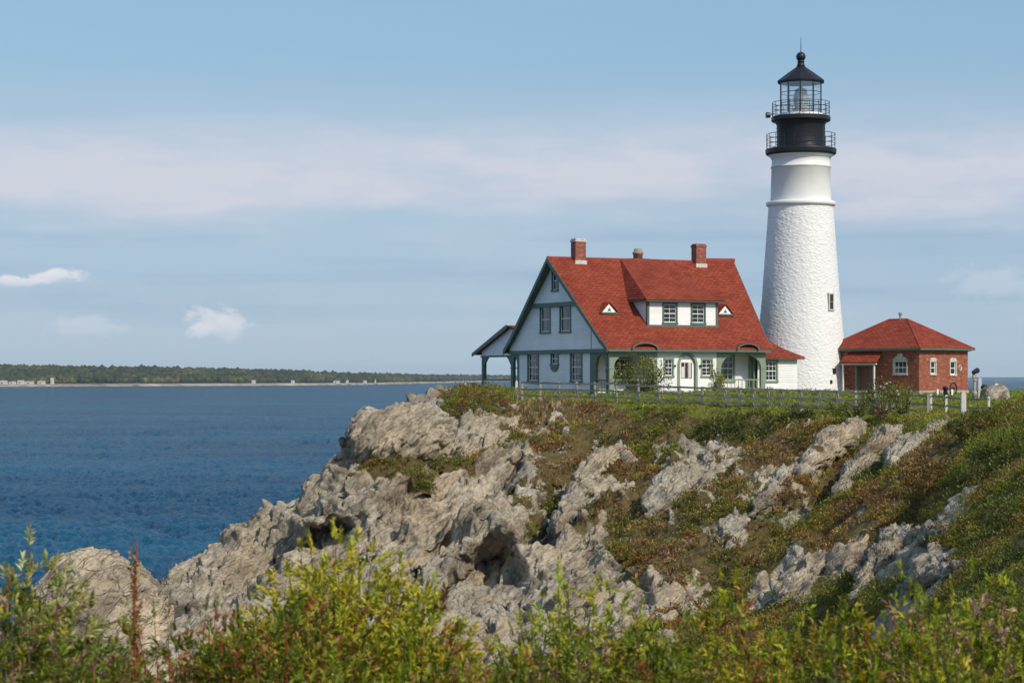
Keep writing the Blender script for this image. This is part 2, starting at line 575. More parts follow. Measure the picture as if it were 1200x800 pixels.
def rock_disp(p, amp=1.0, seed=0):
    """outward displacement of a jointed, bedded rock surface at points p"""
    warp = np.stack([vnoise(p * 0.30, seed + 50), vnoise(p * 0.30 + 9, seed + 51), vnoise(p * 0.30 + 21, seed + 52)], 1) * 0.40
    q = (p + warp) @ BED.T
    d = 0.75 * fbm(p * 0.20, 3, seed + 5)
    for k, (cell, off, tlt, crack) in enumerate((((5.6, 3.6, 1.6), 0.90, 0.60, 0.20), ((2.0, 1.4, 0.66), 0.46, 0.46, 0.08), ((0.78, 0.56, 0.30), 0.28, 0.34, 0.03))):
        f1, f2, r, t = worley(q / np.array(cell), seed + 1 + k)
        e = f2 - f1
        sm = 1 - np.exp(-(e / 0.09) ** 2)
        d += ((r - 0.5) * off + tlt * t) * sm - crack * np.exp(-(e / 0.07) ** 2)
    z1 = q[:, 2] / 1.55 + 0.45 * vnoise(q * np.array([0.16, 0.3, 0.2]), seed + 20)
    z2 = q[:, 2] / 0.50 + 0.60 * vnoise(q * np.array([0.4, 0.7, 0.4]), seed + 21)
    saw = lambda z: np.minimum((z - np.floor(z)) / 0.86, (1 - (z - np.floor(z))) / 0.14)
    w1 = np.clip(0.6 + 1.2 * vnoise(p * 0.25 + 40, seed + 22), 0.15, 1.3)
    d += 0.80 * w1 * (saw(z1) - 0.5) + 0.24 * w1 * (saw(z2) - 0.5)
    d += 0.07 * fbm(q * np.array([0.9, 1.6, 4.5]), 2, seed + 9)
    return d * amp


# ------------------------------------------------------------------ terrain
class TPS:
    """thin-plate surface through surveyed points"""
    def __init__(s, pts, sm=0.02):
        pts = np.array(pts, float)
        s.sc = np.array([10.0, 16.0])
        s.x = pts[:, :2] / s.sc
        n = len(pts)
        K = s._k(((s.x[:, None] - s.x[None]) ** 2).sum(2)) + np.eye(n) * sm
        Pm = np.hstack([np.ones((n, 1)), s.x])
        A = np.zeros((n + 3, n + 3)); A[:n, :n] = K; A[:n, n:] = Pm; A[n:, :n] = Pm.T
        b = np.zeros(n + 3); b[:n] = pts[:, 2]
        w = np.linalg.solve(A, b)
        s.w = w[:n]; s.a = w[n:]

    @staticmethod
    def _k(r2):
        return 0.5 * r2 * np.log(np.maximum(r2, 1e-9))

    def __call__(s, X, Y):
        sh = np.shape(X)
        q = np.stack([np.ravel(X), np.ravel(Y)], 1) / s.sc
        out = np.full(len(q), s.a[0]) + q @ s.a[1:]
        for (x, w) in zip(s.x, s.w):
            out += w * s._k(((q - x) ** 2).sum(1))
        return out.reshape(sh)


SURVEY = [  # column, row, distance
    # upper edge and lawn
    (545, 468, 149), (610, 470, 145), (700, 470, 139), (800, 475, 132), (900, 478, 127), (1000, 483, 122), (1088, 489, 116),
    (1150, 493, 100), (560, 478, 142), (640, 478, 140),
    # cliff face, left
    (405, 520, 131), (330, 600, 134), (280, 645, 136), (215, 690, 139.6), (420, 540, 128), (480, 545, 126.5), (530, 525, 131),
    (560, 505, 135), (400, 610, 124.5), (400, 680, 120), (320, 680, 127), (480, 640, 121), (540, 590, 124.5), (540, 690, 116), (300, 735, 113), (245, 722, 120.5), (300, 790, 96), (225, 775, 97), (400, 760, 103),
    (600, 520, 131.5), (600, 560, 126), (600, 640, 118.5), (600, 710, 112), (640, 500, 136),
    (700, 500, 133), (700, 560, 123), (700, 640, 114), (700, 710, 106), (760, 520, 127),
    (800, 500, 129), (800, 545, 121), (800, 600, 113), (800, 660, 104), (800, 710, 97),
    (900, 500, 124), (900, 560, 112.5), (900, 620, 103), (900, 680, 92), (900, 720, 84),
    (1000, 498, 118), (1000, 545, 106), (1000, 590, 95), (1000, 650, 81), (1000, 710, 66),
    (1060, 505, 112), (1100, 520, 101), (1100, 560, 86), (1100, 610, 71), (1100, 660, 58), (1100, 710, 46),
    (1160, 494, 88), (1200, 484, 74), (1190, 510, 70), (1190, 560, 60), (1190, 620, 48), (1190, 680, 37),
    (1260, 470, 70), (1260, 560, 50), (1260, 660, 34),
]
EXTRA = [  # X, Y, z in metres
    (-6, 160, LAWN - 0.4), (0, 160, LAWN), (15, 165, LAWN), (30, 170, LAWN), (45, 175, LAWN - 0.1), (10, 150, LAWN), (22, 150, LAWN - 0.05), (36, 150, LAWN - 0.3),
    (6.8, 149, LAWN - 0.03), (16, 146, LAWN - 0.15), (34, 132, -1.7), (40, 110, -1.2),
    (4, 185, -3), (25, 195, -3), (50, 195, -4), (62, 170, -4), (-12, 165, -9), (-14, 150, -15), (-16, 170, -18),
    (-12.5, 139, -15), (-16, 142, -17), (-21, 147, -18), (-27, 143, -18), (-29, 130, -18),
    (-24, 122, -17.5), (-17.3, 111, -13.0), (-15, 112, -13.3), (-8, 108, -13.8), (-3, 104, -13.1), (3, 96, -12.0), (7, 86, -10.6), (9, 72, -9.0), (10, 56, -7.2), (-14, 100, -13.2), (-6, 94, -14.2),
    (-7.2, 40, -6.6), (-8.5, 54, -13), (-3, 40, -9.5), (-12, 40, -9.5), (-13, 60, -17), (-3, 58, -14.5), (3, 45, -10.5), (-10, 80, -17), (0, 76, -14.5), (5, 64, -11.5),
    (0, 28, -9), (-6, 27, -7.5), (4.5, 28, -5.6), (8, 27, -3.0),
    (15, 28, -2.4), (22, 40, -1.8), (28, 60, -1.4), (36, 80, -1.3), (34, 100, -1.7), (48, 95, -1.4), (60, 130, -1.6),
]
TERR = None


def segdist(X, Y, pl):
    """distance to a polyline in plan and the fraction along it"""
    best = np.full(X.shape, 1e9)
    for (a, b) in zip(pl[:-1], pl[1:]):
        d = b - a
        t = np.clip(((X - a[0]) * d[0] + (Y - a[1]) * d[1]) / (d @ d), 0, 1)
        best = np.minimum(best, np.hypot(X - a[0] - t * d[0], Y - a[1] - t * d[1]))
    return best


GULLIES = [
    ([(742, 502), (692, 530), (655, 568), (638, 615)], 2.2, 1.4),
    ([(1014, 516), (986, 553), (950, 580), (900, 620), (852, 664), (815, 708)], 2.9, 1.6),
    ([(1052, 532), (1030, 560), (990, 590), (955, 640), (925, 670)], 0.6, 0.9),
    ([(1112, 528), (1068, 584), (1034, 634), (1005, 700)], 2.8, 1.35),
    ([(815, 492), (770, 518), (738, 548)], 1.4, 1.1),
    ([(935, 520), (905, 560), (870, 600)], 0.7, 0.9),
    ([(560, 545), (520, 560), (470, 590)], 0.6, 0.9),
]


def setup_terrain():
    global TERR
    pts = [W(*p) for p in SURVEY] + [np.array(p, float) for p in EXTRA]
    base = TPS(pts)

    def march(u, v, fn=base):
        k = (u - 600) / FPX; m = (HOR - v) / FPX
        Y = np.linspace(28, 190, 1600)
        z = fn(k * Y, Y)
        hit = np.nonzero(z >= m * Y)[0]
        i = hit[0] if len(hit) else 1599
        y = Y[i]
        return np.array([k * y, y, m * y])

    gl = [(np.array([march(u, v)[:2] for (u, v) in pl]), d, w) for (pl, d, w) in GULLIES]

    def height(X, Y):
        z = base(X, Y)
        for (pl, d, w) in gl:
            z = z - d * np.exp(-(segdist(X, Y, pl) / w) ** 2)
        return z
    TERR = dict(base=base, march=march, height=height)


# what grows where (column, row, kind): R rock, G grass, H heath, B bracken brown, D dark shrub, S straw
COVER = """560,472,D 600,477,S 640,472,S 700,470,S 760,472,G 850,477,G 950,482,D 1000,487,G 1060,487,G 1110,492,G 1150,490,D 1195,475,D 545,468,D 740,470,S 620,470,S
560,497,R 600,490,R 585,503,R 650,490,S 640,506,H 700,488,H 690,502,B 660,495,S 750,486,G 800,485,G 780,497,D 850,493,D 900,493,D 950,505,H 910,510,B 720,492,B 830,505,D 880,505,D 1040,495,G 980,494,G
430,500,R 480,500,R 520,520,R 555,518,R 600,525,R 625,515,B 640,522,H 660,535,B 690,520,R 725,515,D 700,545,R 760,515,D 740,535,H 800,530,R 840,535,R 870,528,B 920,530,B 675,515,H 650,505,R
490,545,D 520,541,D 460,550,D 545,538,H 575,545,R
420,560,R 480,570,R 540,565,R 590,560,R 612,562,B 630,545,B 640,575,D 665,565,R 700,560,H 720,575,R 755,565,H 790,575,R 830,555,R 850,580,H 880,560,B 905,560,R 925,590,R 950,560,H 890,590,H 960,590,D 1000,575,H 1050,565,H 1100,560,H 1150,540,D 1190,560,D 1120,520,H 1080,540,B 1020,545,D 740,590,B
300,640,R 360,600,R 440,620,R 520,620,R 600,610,R 628,608,D 670,610,R 720,605,B 690,590,R 740,622,H 780,622,B 820,620,H 860,612,R 880,632,H 920,615,D 960,612,H 1010,600,H 1050,600,D 1090,600,H 1150,620,D 1190,620,D 985,625,B
400,680,R 500,680,R 600,680,R 655,650,R 700,665,R 725,650,R 760,655,H 800,650,B 840,655,D 870,690,D 850,700,D 830,690,H 980,700,D 1030,705,D 920,672,R 950,685,R 1000,660,D 1020,640,H 1050,672,R 1095,685,R 1080,640,R 1150,650,D 1190,660,D 745,640,H
300,740,R 500,730,R 600,740,R 700,730,R 770,700,R 800,730,H 900,720,H 1000,715,D 1060,720,R 1160,700,D 60,690,R 130,740,R 200,760,R"""
KINDS = {'R': 0, 'G': 1, 'H': 2, 'B': 3, 'D': 4, 'S': 5}


def cover_weights(P):
    """kind of cover at terrain points (nearest surveyed patch, with ragged borders)"""
    pts = []; kd = []
    for t in COVER.split():
        u, v, k = t.split(',')
        pts.append(TERR['march'](float(u), float(v))); kd.append(KINDS[k])
    pts += [np.array(q, float) for q in ((0, 150, -1.3), (12, 150, -1.3), (25, 150, -1.3), (5, 165, -1.3), (35, 140, -1.5), (30, 165, -1.4), (50, 165, -2), (20, 180, -2), (45, 110, -2), (20, 140, -1.6))]
    kd += [1] * 10
    pts = np.array(pts); kd = np.array(kd)
    warp = np.stack([fbm(P * 0.45, 3, 71), fbm(P * 0.45, 3, 72), fbm(P * 0.45, 3, 73)], 1) * 2.6 + \
        np.stack([vnoise(P * 2.1, 74), vnoise(P * 2.1, 75), vnoise(P * 2.1, 76)], 1) * 0.7
    Q = P + warp * np.array([1, 1.0, 0.6]) * (P[:, 1:2] / 110.0)
    best = np.full(len(P), 1e9); kind = np.zeros(len(P), int); rock = np.full(len(P), 1e9); veg = np.full(len(P), 1e9)
    for (c, k) in zip(pts, kd):
        d = ((Q - c) ** 2 * np.array([1, 0.14, 1.4])).sum(1)
        m = d < best
        best = np.where(m, d, best); kind = np.where(m, k, kind)
        if k == 0: rock = np.minimum(rock, d)
        else: veg = np.minimum(veg, d)
    # soft rock/vegetation balance
    s = np.sqrt(rock) - np.sqrt(veg)
    return kind, 1 / (1 + np.exp(-s / (0.35 * P[:, 1] / 110)))


def fan_grid(s0, s1, ns, Yr):
    s = np.linspace(s0, s1, ns) if np.isscalar(s0) else s0
    S, Yg = np.meshgrid(s, Yr)
    return S * Yg, Yg


def grid_faces(nr, nc):
    i = np.arange(nr - 1)[:, None] * nc + np.arange(nc - 1)[None]
    return np.stack([i, i + 1, i + nc + 1, i + nc], -1).reshape(-1, 4)


def vnormals(P, nr, nc):
    G = P.reshape(nr, nc, 3)
    n = np.cross(np.gradient(G, axis=1), np.gradient(G, axis=0)).reshape(-1, 3)
    return n / np.maximum(np.linalg.norm(n, axis=1, keepdims=True), 1e-9)


def build_headland():
    Yr = np.concatenate([np.arange(26, 60, 0.17), np.arange(60, 104, 0.14), np.arange(104, 141, 0.085), np.arange(141, 196, 0.5)])
    sv_ = np.concatenate([np.linspace(-0.40, -0.262, 60, endpoint=False), np.linspace(-0.262, 0.262, 830, endpoint=False), np.linspace(0.262, 0.62, 170)])
    nc = len(sv_)
    X, Y = fan_grid(sv_, None, nc, Yr)
    nr = len(Yr)
    Z = TERR['height'](X, Y)
    P = np.stack([X.ravel(), Y.ravel(), Z.ravel()], 1)
    n = vnormals(P, nr, nc)
    kind, veg = cover_weights(P)
    steep = np.clip((0.50 - n[:, 2]) / 0.2, 0, 1)
    rib = vnoise((P @ BED.T) * np.array([0.16, 0.35, 0.75]), 41) + 0.6 * vnoise((P @ BED.T) * np.array([0.5, 1.0, 2.0]), 42)
    veg = veg - np.clip((rib - 0.52) * 3.0, 0, 0.9) * (P[:, 0] / P[:, 1] < 0.165) * np.where(kind == 1, 0.2, 1.0)
    veg = np.clip(veg - 0.35 * steep, 0, 1)
    ucol = 600 + FPX * P[:, 0] / P[:, 1]
    lawn = (P[:, 1] > np.interp(ucol, [600, 700, 800, 900, 1000, 1088, 1120], [146, 137.5, 131.5, 126, 120, 115, 113]) + 1.5 * fbm(P * 0.3, 2, 44)) & (P[:, 2] > -2.6) & (ucol > 560)
    kind = np.where(lawn & (P[:, 0] > 1), 1, kind)
    veg = np.where(lawn & (P[:, 0] > -4), 1.0, veg)
    TERR['lawn'] = lawn
    veg = np.where((ucol > 1065) & (kind > 0), np.maximum(veg, 0.85), veg)
    rk = 1 - veg
    amp = np.where(lawn, 0.03, 0.22 + 0.78 * rk) * np.clip(P[:, 1] / 95, 0.55, 1.0)
    need = (P[:, 2] > SEA - 1.5)
    D = np.zeros(len(P))
    D[need] = rock_disp(P[need], 1.0, 3) * amp[need]
    # caves and undercuts: pushed into the face
    for (u, v, ru, rv, dep) in ((566, 622, 2.0, 0.7, 1.5), (362, 616, 1.6, 0.45, 0.7)):      # brows over the hollows
        e = ((P - TERR['march'](u, v)) / np.array([ru, 2.6, rv]))
        D += dep * np.exp(-((e ** 2).sum(1)) ** 2)
    P2 = P + n * D[:, None]
    # hollows worn straight back into the face
    rr = np.random.default_rng(21)
    hol = [(570, 668, 1.45, 0.85, 6.0), (597, 676, 0.7, 0.6, 4.0), (376, 635, 1.7, 0.50, 3.2), (410, 528, 1.5, 0.28, 1.6), (742, 702, 0.8, 0.5, 1.8), (655, 560, 0.5, 0.8, 1.6)]
    for k in range(80):
        hol.append((rr.uniform(260, 760), rr.uniform(490, 725), rr.uniform(0.25, 0.8), rr.uniform(0.08, 0.20), rr.uniform(0.5, 1.3)))
    for (u, v, ru, rv, dep) in hol:
        c = TERR['march'](u, v)
        i = np.nonzero((np.abs(P[:, 0] - c[0]) < 2.2 * ru) & (np.abs(P[:, 2] - c[2]) < 2.2 * rv + 0.4) & (np.abs(P[:, 1] - c[1]) < 7) & (veg < 0.5))[0]
        dx = (P[i, 0] - c[0]) / ru; dz = (P[i, 2] - c[2] - 0.5 * (P[i, 0] - c[0])) / rv
        P2[i, 1] += dep * np.exp(-(dx * dx + dz * dz) ** 2)
    n2 = vnormals(P2, nr, nc)
    f = grid_faces(nr, nc)
    keep = (P2[f, 2].max(1) > SEA - 0.8)
    f = f[keep]
    used = np.unique(f); mp = np.full(len(P2), -1); mp[used] = np.arange(len(used))
    o = np_mesh('headland', P2[used], mp[f], M['rock'], attr={'veg': veg[used], 'lawn': lawn[used] * 1.0}, smooth=False)
    tag(o, kind='structure')
    # faceted rock breaks, smooth turf
    TERR['P'] = P2; TERR['n'] = n2; TERR['veg'] = veg; TERR['kind'] = kind; TERR['f'] = f
    return o


def rock_thing(name, label, cat, c, r, seed, rz=0.0, tilt=0.0, group=None, amp=0.55, sub=6, box=0.35, moss=0.0, rot=None):
    """free-standing outcrop: rounded block, broken along the same beds"""
    import bmesh
    bm = bmesh.new()
    bmesh.ops.create_icosphere(bm, subdivisions=sub, radius=1.0)
    v = np.array([q.co[:] for q in bm.verts]); f = np.array([[q.index for q in t.verts] for t in bm.faces])
    bm.free()
    nrm = v.copy()
    lp = (np.abs(v) ** 3.4).sum(1) ** (1 / 3.4)
    v = v * (1 - box) + v / lp[:, None] * box
    v = v * np.array(r)
    rm = np.array((Matrix.Rotation(rz, 3, 'Z') @ Matrix.Rotation(tilt, 3, 'Y')))
    if rot is not None: rm = np.array(rot)
    v = v @ rm.T; nrm = (nrm / np.array(r)) @ rm.T
    nrm /= np.linalg.norm(nrm, axis=1, keepdims=True)
    pw = v + np.array(c)
    rm_ = (r[0] * r[1] * r[2]) ** (1 / 3)
    sc = 2.6 / rm_
    d = rock_disp(pw * sc + seed * 3.1, amp * rm_ * 0.42, 3 + seed)
    if amp < 0.2:      # worn, tight-grained boulders
        qb = (pw + 0.12 * np.stack([vnoise(pw * 2, 1), vnoise(pw * 2, 2), vnoise(pw * 2, 3)], 1)) @ BED.T
        f1, f2, rr_, tt = worley(qb / np.array([0.85, 0.55, 0.30]), seed)
        g1, g2, r2_, t2 = worley(qb / np.array([0.26, 0.18, 0.09]), seed + 1)
        d = rm_ * (0.20 * fbm(pw * 0.9 / rm_ + seed, 3, seed) + 0.05 * tt + 0.035 * (rr_ - 0.5) + 0.020 * t2 + 0.022 * (r2_ - 0.5) + 0.02 * fbm(qb * np.array([3, 4, 9]), 2, 7))
    p = v + nrm * d[:, None]
    mv = np.clip(moss * (0.5 + vnoise(pw * 1.2, seed + 4)) * 2 * np.clip(nrm[:, 2], 0, 1), 0, 1)
    o = np_mesh(name, p, f, M['rock'], attr={'veg': mv}, smooth=False)
    o.location = tuple(c)
    return tag(o, label, cat, group)


def rock_rib(label, u0, v0, u1, v1, th, seed, group, lift=0.15):
    """outcrop that follows a bed up the slope between two surveyed points"""
    a = TERR['march'](u0, v0); b = TERR['march'](u1, v1)
    c = (a + b) / 2; ax = Vector(a - b); hl = ax.length / 2 * 1.08
    x = ax.normalized(); y = Vector((0, 0, 1)).cross(x).normalized(); z = x.cross(y)
    t = th * c[1] / FPX
    m = Matrix((x, y, z)).transposed()
    rock_thing('rock_outcrop', label, 'rock', c + np.array([0, t * 0.2, t * lift]), (hl, t * 1.25, t), seed, 0, 0, group, 0.75, 6, 0.35, 0.3, rot=m)


def build_rocks():
    g = 'pale rock outcrops breaking through the headland slope'
    def at(u, v, Y): return W(u, v, Y)
    rock_thing('cliff_rock', 'big rounded grey rock knob at the seaward left end of the cliff top', 'rock', at(470, 513, 130), (3.3, 3.0, 2.1), 1, 0.1, -0.12, None, 0.40, 7, 0.3)
    rock_thing('boulder', 'large pale boulder in front of the sea behind the tall red seed stalk', 'boulder', at(112, 760, 40), (1.45, 1.5, 1.72), 2, 0.2, 0.10, None, 0.17, 7, 0.55)
    for k, (u0, v0, u1, v1, th, lab) in enumerate((
            (1004, 502, 942, 554, 14, 'pale lumpy rock rib, leftmost of the three below the cliff-top grass'),
            (1052, 503, 986, 574, 12, 'long slanting pale rock rib, middle one of three below the cliff-top grass'),
            (1110, 501, 1045, 546, 13, 'pale blocky rock rib under the rail fence end, rightmost of the three'),
            (812, 548, 766, 608, 18, 'broad upright rock face standing alone amid brown heath mid-slope'),
            (872, 532, 808, 552, 10, 'low broken ledge of pale stones above the upright rock face mid-slope'),
            (936, 548, 882, 604, 10, 'narrow slanting rock rib running down-left from the leftmost pale rib'),
            (874, 608, 850, 628, 8, 'small pale stone poking from brown heath right of the upright rock face'),
            (978, 658, 910, 712, 20, 'grey-white rock mass at the foot of the heath ridge above the bright green bushes'),
            (1058, 622, 1010, 704, 14, 'steep dark-sided rock beside the gully above the right foreground bushes'),
            (1130, 670, 1060, 706, 17, 'broad brown-grey slab just above the right foreground bushes'),
            (1112, 626, 1066, 642, 11, 'pinkish layered ledge under the right hillside shrubs, above the broad slab'),
            (728, 528, 680, 560, 12, 'small bright stone rib left of the upright rock face on the brown slope'),
            (690, 558, 656, 624, 11, 'steep grey rock rib right of the dark green gully above the cave'))):
        rock_rib(lab, u0, v0, u1, v1, th, 40 + k, g)
    rock_thing('granite_boulder', 'rounded grey-pink granite boulder right of the brick building by the sea', 'boulder', W(1166, 464, 128), (0.84, 0.8, 0.68), 31, 0, 0, None, 0.16, 5, 0.6)


# ------------------------------------------------------------------ plants
PAL = {
    'G': [(0.18, 0.22, 0.022), (0.23, 0.26, 0.028), (0.13, 0.17, 0.018), (0.26, 0.25, 0.04)],
    'H': [(0.10, 0.105, 0.014), (0.17, 0.155, 0.020), (0.25, 0.215, 0.028), (0.30, 0.195, 0.032), (0.24, 0.110, 0.032), (0.16, 0.075, 0.028)],
    'B': [(0.20, 0.105, 0.050), (0.28, 0.16, 0.08), (0.15, 0.10, 0.04), (0.17, 0.14, 0.045), (0.34, 0.22, 0.12)],
    'D': [(0.050, 0.062, 0.011), (0.080, 0.095, 0.014), (0.12, 0.135, 0.019), (0.18, 0.175, 0.026), (0.17, 0.120, 0.030)],
    'S': [(0.34, 0.23, 0.10), (0.26, 0.18, 0.07), (0.19, 0.18, 0.05), (0.42, 0.28, 0.15)],
}


def pick(pal, n, jit=0.18, rng=RNG):
    pal = np.array(pal)
    c = pal[rng.integers(0, len(pal), n)]
    return np.clip(c * (1 + rng.normal(0, jit, (n, 1))) * (1 + rng.normal(0, 0.07, (n, 3))), 0.004, 0.9)


def pickn(pal, p, freq=0.22, jit=0.16, seed=61):
    """colours that change from patch to patch over the ground"""
    n = len(p)
    t = 0.5 + 0.85 * fbm(p * freq * np.array([1, 0.7, 1]), 3, seed) + RNG.normal(0, 0.13, n)
    c = np.array(pal)[np.clip((t * len(pal)).astype(int), 0, len(pal) - 1)]
    return np.clip(c * (1 + RNG.normal(0, jit, (n, 1))) * (1 + RNG.normal(0, 0.06, (n, 3))), 0.004, 0.9)


def unit(a):
    return a / np.maximum(np.linalg.norm(a, axis=1, keepdims=True), 1e-9)


def leaves(c, d, length, width, col, rng=RNG, fold=0.18, droop=0.15):
    """diamond leaves folded along the midrib: c base, d direction"""
    n = len(c)
    d = unit(d)
    up = unit(rng.normal(0, 0.45, (n, 3)) + np.array([0, -0.25, 1.0]))
    side = unit(np.cross(d, up)); nn = np.cross(side, d)
    length = np.broadcast_to(length, (n,))[:, None]; width = np.broadcast_to(width, (n,))[:, None]
    mid = c + d * length * 0.45
    a = mid + side * width * 0.5 + nn * width * fold
    b = mid - side * width * 0.5 + nn * width * fold
    tip = c + d * length - nn * length * droop
    V = np.stack([c, a, tip, b], 1).reshape(-1, 3)
    i = np.arange(n)[:, None] * 4
    F = np.concatenate([i + np.array([[0, 1, 2]]), i + np.array([[0, 2, 3]])])
    return V, F, np.repeat(col, 4, 0)


def blades(c, h, w, lean, col, rng=RNG):
    """grass blades bent over: 2 segments"""
    n = len(c)
    az = rng.uniform(0, 2 * np.pi, n)
    dr = np.stack([np.cos(az), np.sin(az), np.zeros(n)], 1)
    sd = np.stack([-np.sin(az + 0.7), np.cos(az + 0.7), np.zeros(n)], 1)
    h = np.broadcast_to(h, (n,))[:, None]; w = np.broadcast_to(w, (n,))[:, None]; lean = np.broadcast_to(lean, (n,))[:, None]
    m = c + np.array([0, 0, 1.0]) * h * 0.6 + dr * h * lean * 0.35
    t = c + np.array([0, 0, 1.0]) * h * (1 - 0.25 * lean) + dr * h * lean
    V = np.stack([c - sd * w * 0.5, c + sd * w * 0.5, m + sd * w * 0.38, m - sd * w * 0.38, t], 1).reshape(-1, 3)
    i = np.arange(n)[:, None] * 5
    F = np.concatenate([i + np.array([[0, 1, 2]]), i + np.array([[0, 2, 3]]), i + np.array([[3, 2, 4]])])
    return V, F, np.repeat(col, 5, 0)


def cat_meshes(parts):
    V = []; F = []; C = []; k = 0
    for (v, f, c) in parts:
        V.append(v); F.append(f + k); C.append(c); k += len(v)
    return np.concatenate(V), np.concatenate(F), np.concatenate(C)


def build_ground_cover():
    P, n, veg, kind, f = TERR['P'], TERR['n'], TERR['veg'], TERR['kind'], TERR['f']
    lf = TERR['lawn'][f[:, 0]]
    c = P[f].mean(1); nf = n[f].mean(1); vf = veg[f].mean(1); kf = kind[f[:, 0]]
    a = np.linalg.norm(np.cross(P[f[:, 1]] - P[f[:, 0]], P[f[:, 3]] - P[f[:, 0]]), axis=1)
    ok = (c[:, 2] > SEA + 2.5) & (c[:, 0] / c[:, 1] > -0.285) & (c[:, 0] / c[:, 1] < 0.36) & (c[:, 1] < 172)
    kf = np.where((kf == 0) & (vf > 0.5), 2, kf)
    wgt = a * ok * np.clip((vf - 0.35) * 2.2, 0, 1) * (110.0 / c[:, 1]) ** 1.35
    wgt = wgt * np.where(nf[:, 2] < 0.3, 0.35, 1.0) * np.where(c[:, 1] > 140, 0.6, 1)
    lawnw = np.where(lf & (kf == 1), 0.10, 1.0)
    wgt = wgt * np.clip(0.55 + 1.3 * fbm(c * 0.55, 3, 91), 0.12, 1.6)
    # a few roots on bare ledges
    wgt = wgt + a * ok * (vf <= 0.5) * (nf[:, 2] > 0.5) * 0.05

    def sample(mask, num):
        w = wgt * mask
        if w.sum() <= 0: return None
        idx = RNG.choice(len(f), num, p=w / w.sum())
        r1 = RNG.uniform(0, 1, (num, 2))
        q = P[f[idx]]
        p = (q[:, 0] * ((1 - r1[:, :1]) * (1 - r1[:, 1:])) + q[:, 1] * (r1[:, :1] * (1 - r1[:, 1:])) + q[:, 2] * (r1[:, :1] * r1[:, 1:]) + q[:, 3] * ((1 - r1[:, :1]) * r1[:, 1:]))
        return p, nf[idx], p[:, 1] / 110.0

    tot = {k: (wgt * (kf == k)).sum() for k in range(1, 6)}
    # turf grass and straw
    parts = []
    for k, key, dens, hmax in ((1, 'G', 11, 0.40), (5, 'S', 13, 0.7), (2, 'H', 7.0, 0.42), (3, 'B', 8.5, 0.45), (4, 'D', 2.0, 0.45)):
        num = int(tot[k] * dens)
        s = sample(kf == k, num)
        if s is None: continue
        p, nn, sc = s
        nb = 7
        cc = np.repeat(p, nb, 0) + RNG.normal(0, 0.07, (num * nb, 3)) * np.repeat(sc, nb)[:, None] * np.array([1, 1, 0])
        pal = PAL['S'] + PAL['B'] if key in 'HB' else PAL[key]
        colr = np.repeat(pickn(pal, p) if key != 'S' else pick(pal, num, 0.2), nb, 0)
        hh = np.repeat(RNG.uniform(0.35, 1.0, num), nb) * RNG.uniform(0.6, 1.1, num * nb) * hmax * np.clip(np.repeat(sc, nb), 0.45, 1)
        if key == 'G': hh = hh * np.where(cc[:, 1] > np.interp(600 + FPX * cc[:, 0] / cc[:, 1], [600, 700, 800, 900, 1000, 1088, 1120], [146, 137.5, 131.5, 126, 120, 115, 113]), 0.65, 1.0)
        parts.append(blades(cc, hh, 0.035 * np.repeat(sc, nb), RNG.uniform(0.2, 1.0, num * nb), colr))
    V, F, C = cat_meshes(parts)
    tag(np_mesh('grass', V, F, M['grass'], col=C), 'long grass and straw growing along the cliff top and slope', 'grass', kind='stuff')
    print('grass tris', len(F))
    # low shrubs and heath in leaf clumps
    parts = []
    for k, key, dens, rad, nl in ((2, 'H', 13.0, 0.30, 22), (3, 'B', 11.0, 0.26, 18), (4, 'D', 10.0, 0.42, 30), (1, 'G', 1.2, 0.28, 20), (2, 'D', 1.0, 0.62, 70), (4, 'D', 1.0, 0.80, 90), (3, 'H', 0.7, 0.5, 60)):
        num = int(tot[k] * dens)
        s = sample((kf == k) * lawnw, num)
        if s is None: continue
        p, nn, sc = s
        R0 = RNG.uniform(0.45, 1.25, num) * rad * np.clip(sc, 0.4, 1.0)
        dv = unit(RNG.normal(0, 1, (num * nl, 3)))
        dv[:, 2] = np.abs(dv[:, 2])
        rr = np.repeat(R0, nl)[:, None] * (RNG.uniform(0.25, 1.0, (num * nl, 1)) ** 0.6)
        cc = np.repeat(p, nl, 0) + dv * rr * np.array([1.15, 1.15, 0.95])
        big = pickn(PAL[key], p)
        colr = np.repeat(big, nl, 0) * (1 + RNG.normal(0, 0.16, (num * nl, 1)))
        acc = RNG.uniform(0, 1, num * nl) < 0.10
        colr[acc] = pick(PAL['S'] if key != 'D' else PAL['G'], acc.sum())
        ll = 0.135 * np.repeat(np.clip(sc, 0.33, 1.1), nl) * RNG.uniform(0.6, 1.3, num * nl)
        parts.append(leaves(cc, dv + np.array([0, 0, 0.5]) + RNG.normal(0, 0.5, dv.shape), ll, ll * 0.5, np.clip(colr, 0.005, 0.9)))
    V, F, C = cat_meshes(parts)
    tag(np_mesh('heath', V, F, M['leaf'], col=C), 'low olive and brown heath shrubs covering the headland slope', 'heath', kind='stuff')
    print('heath tris', len(F))


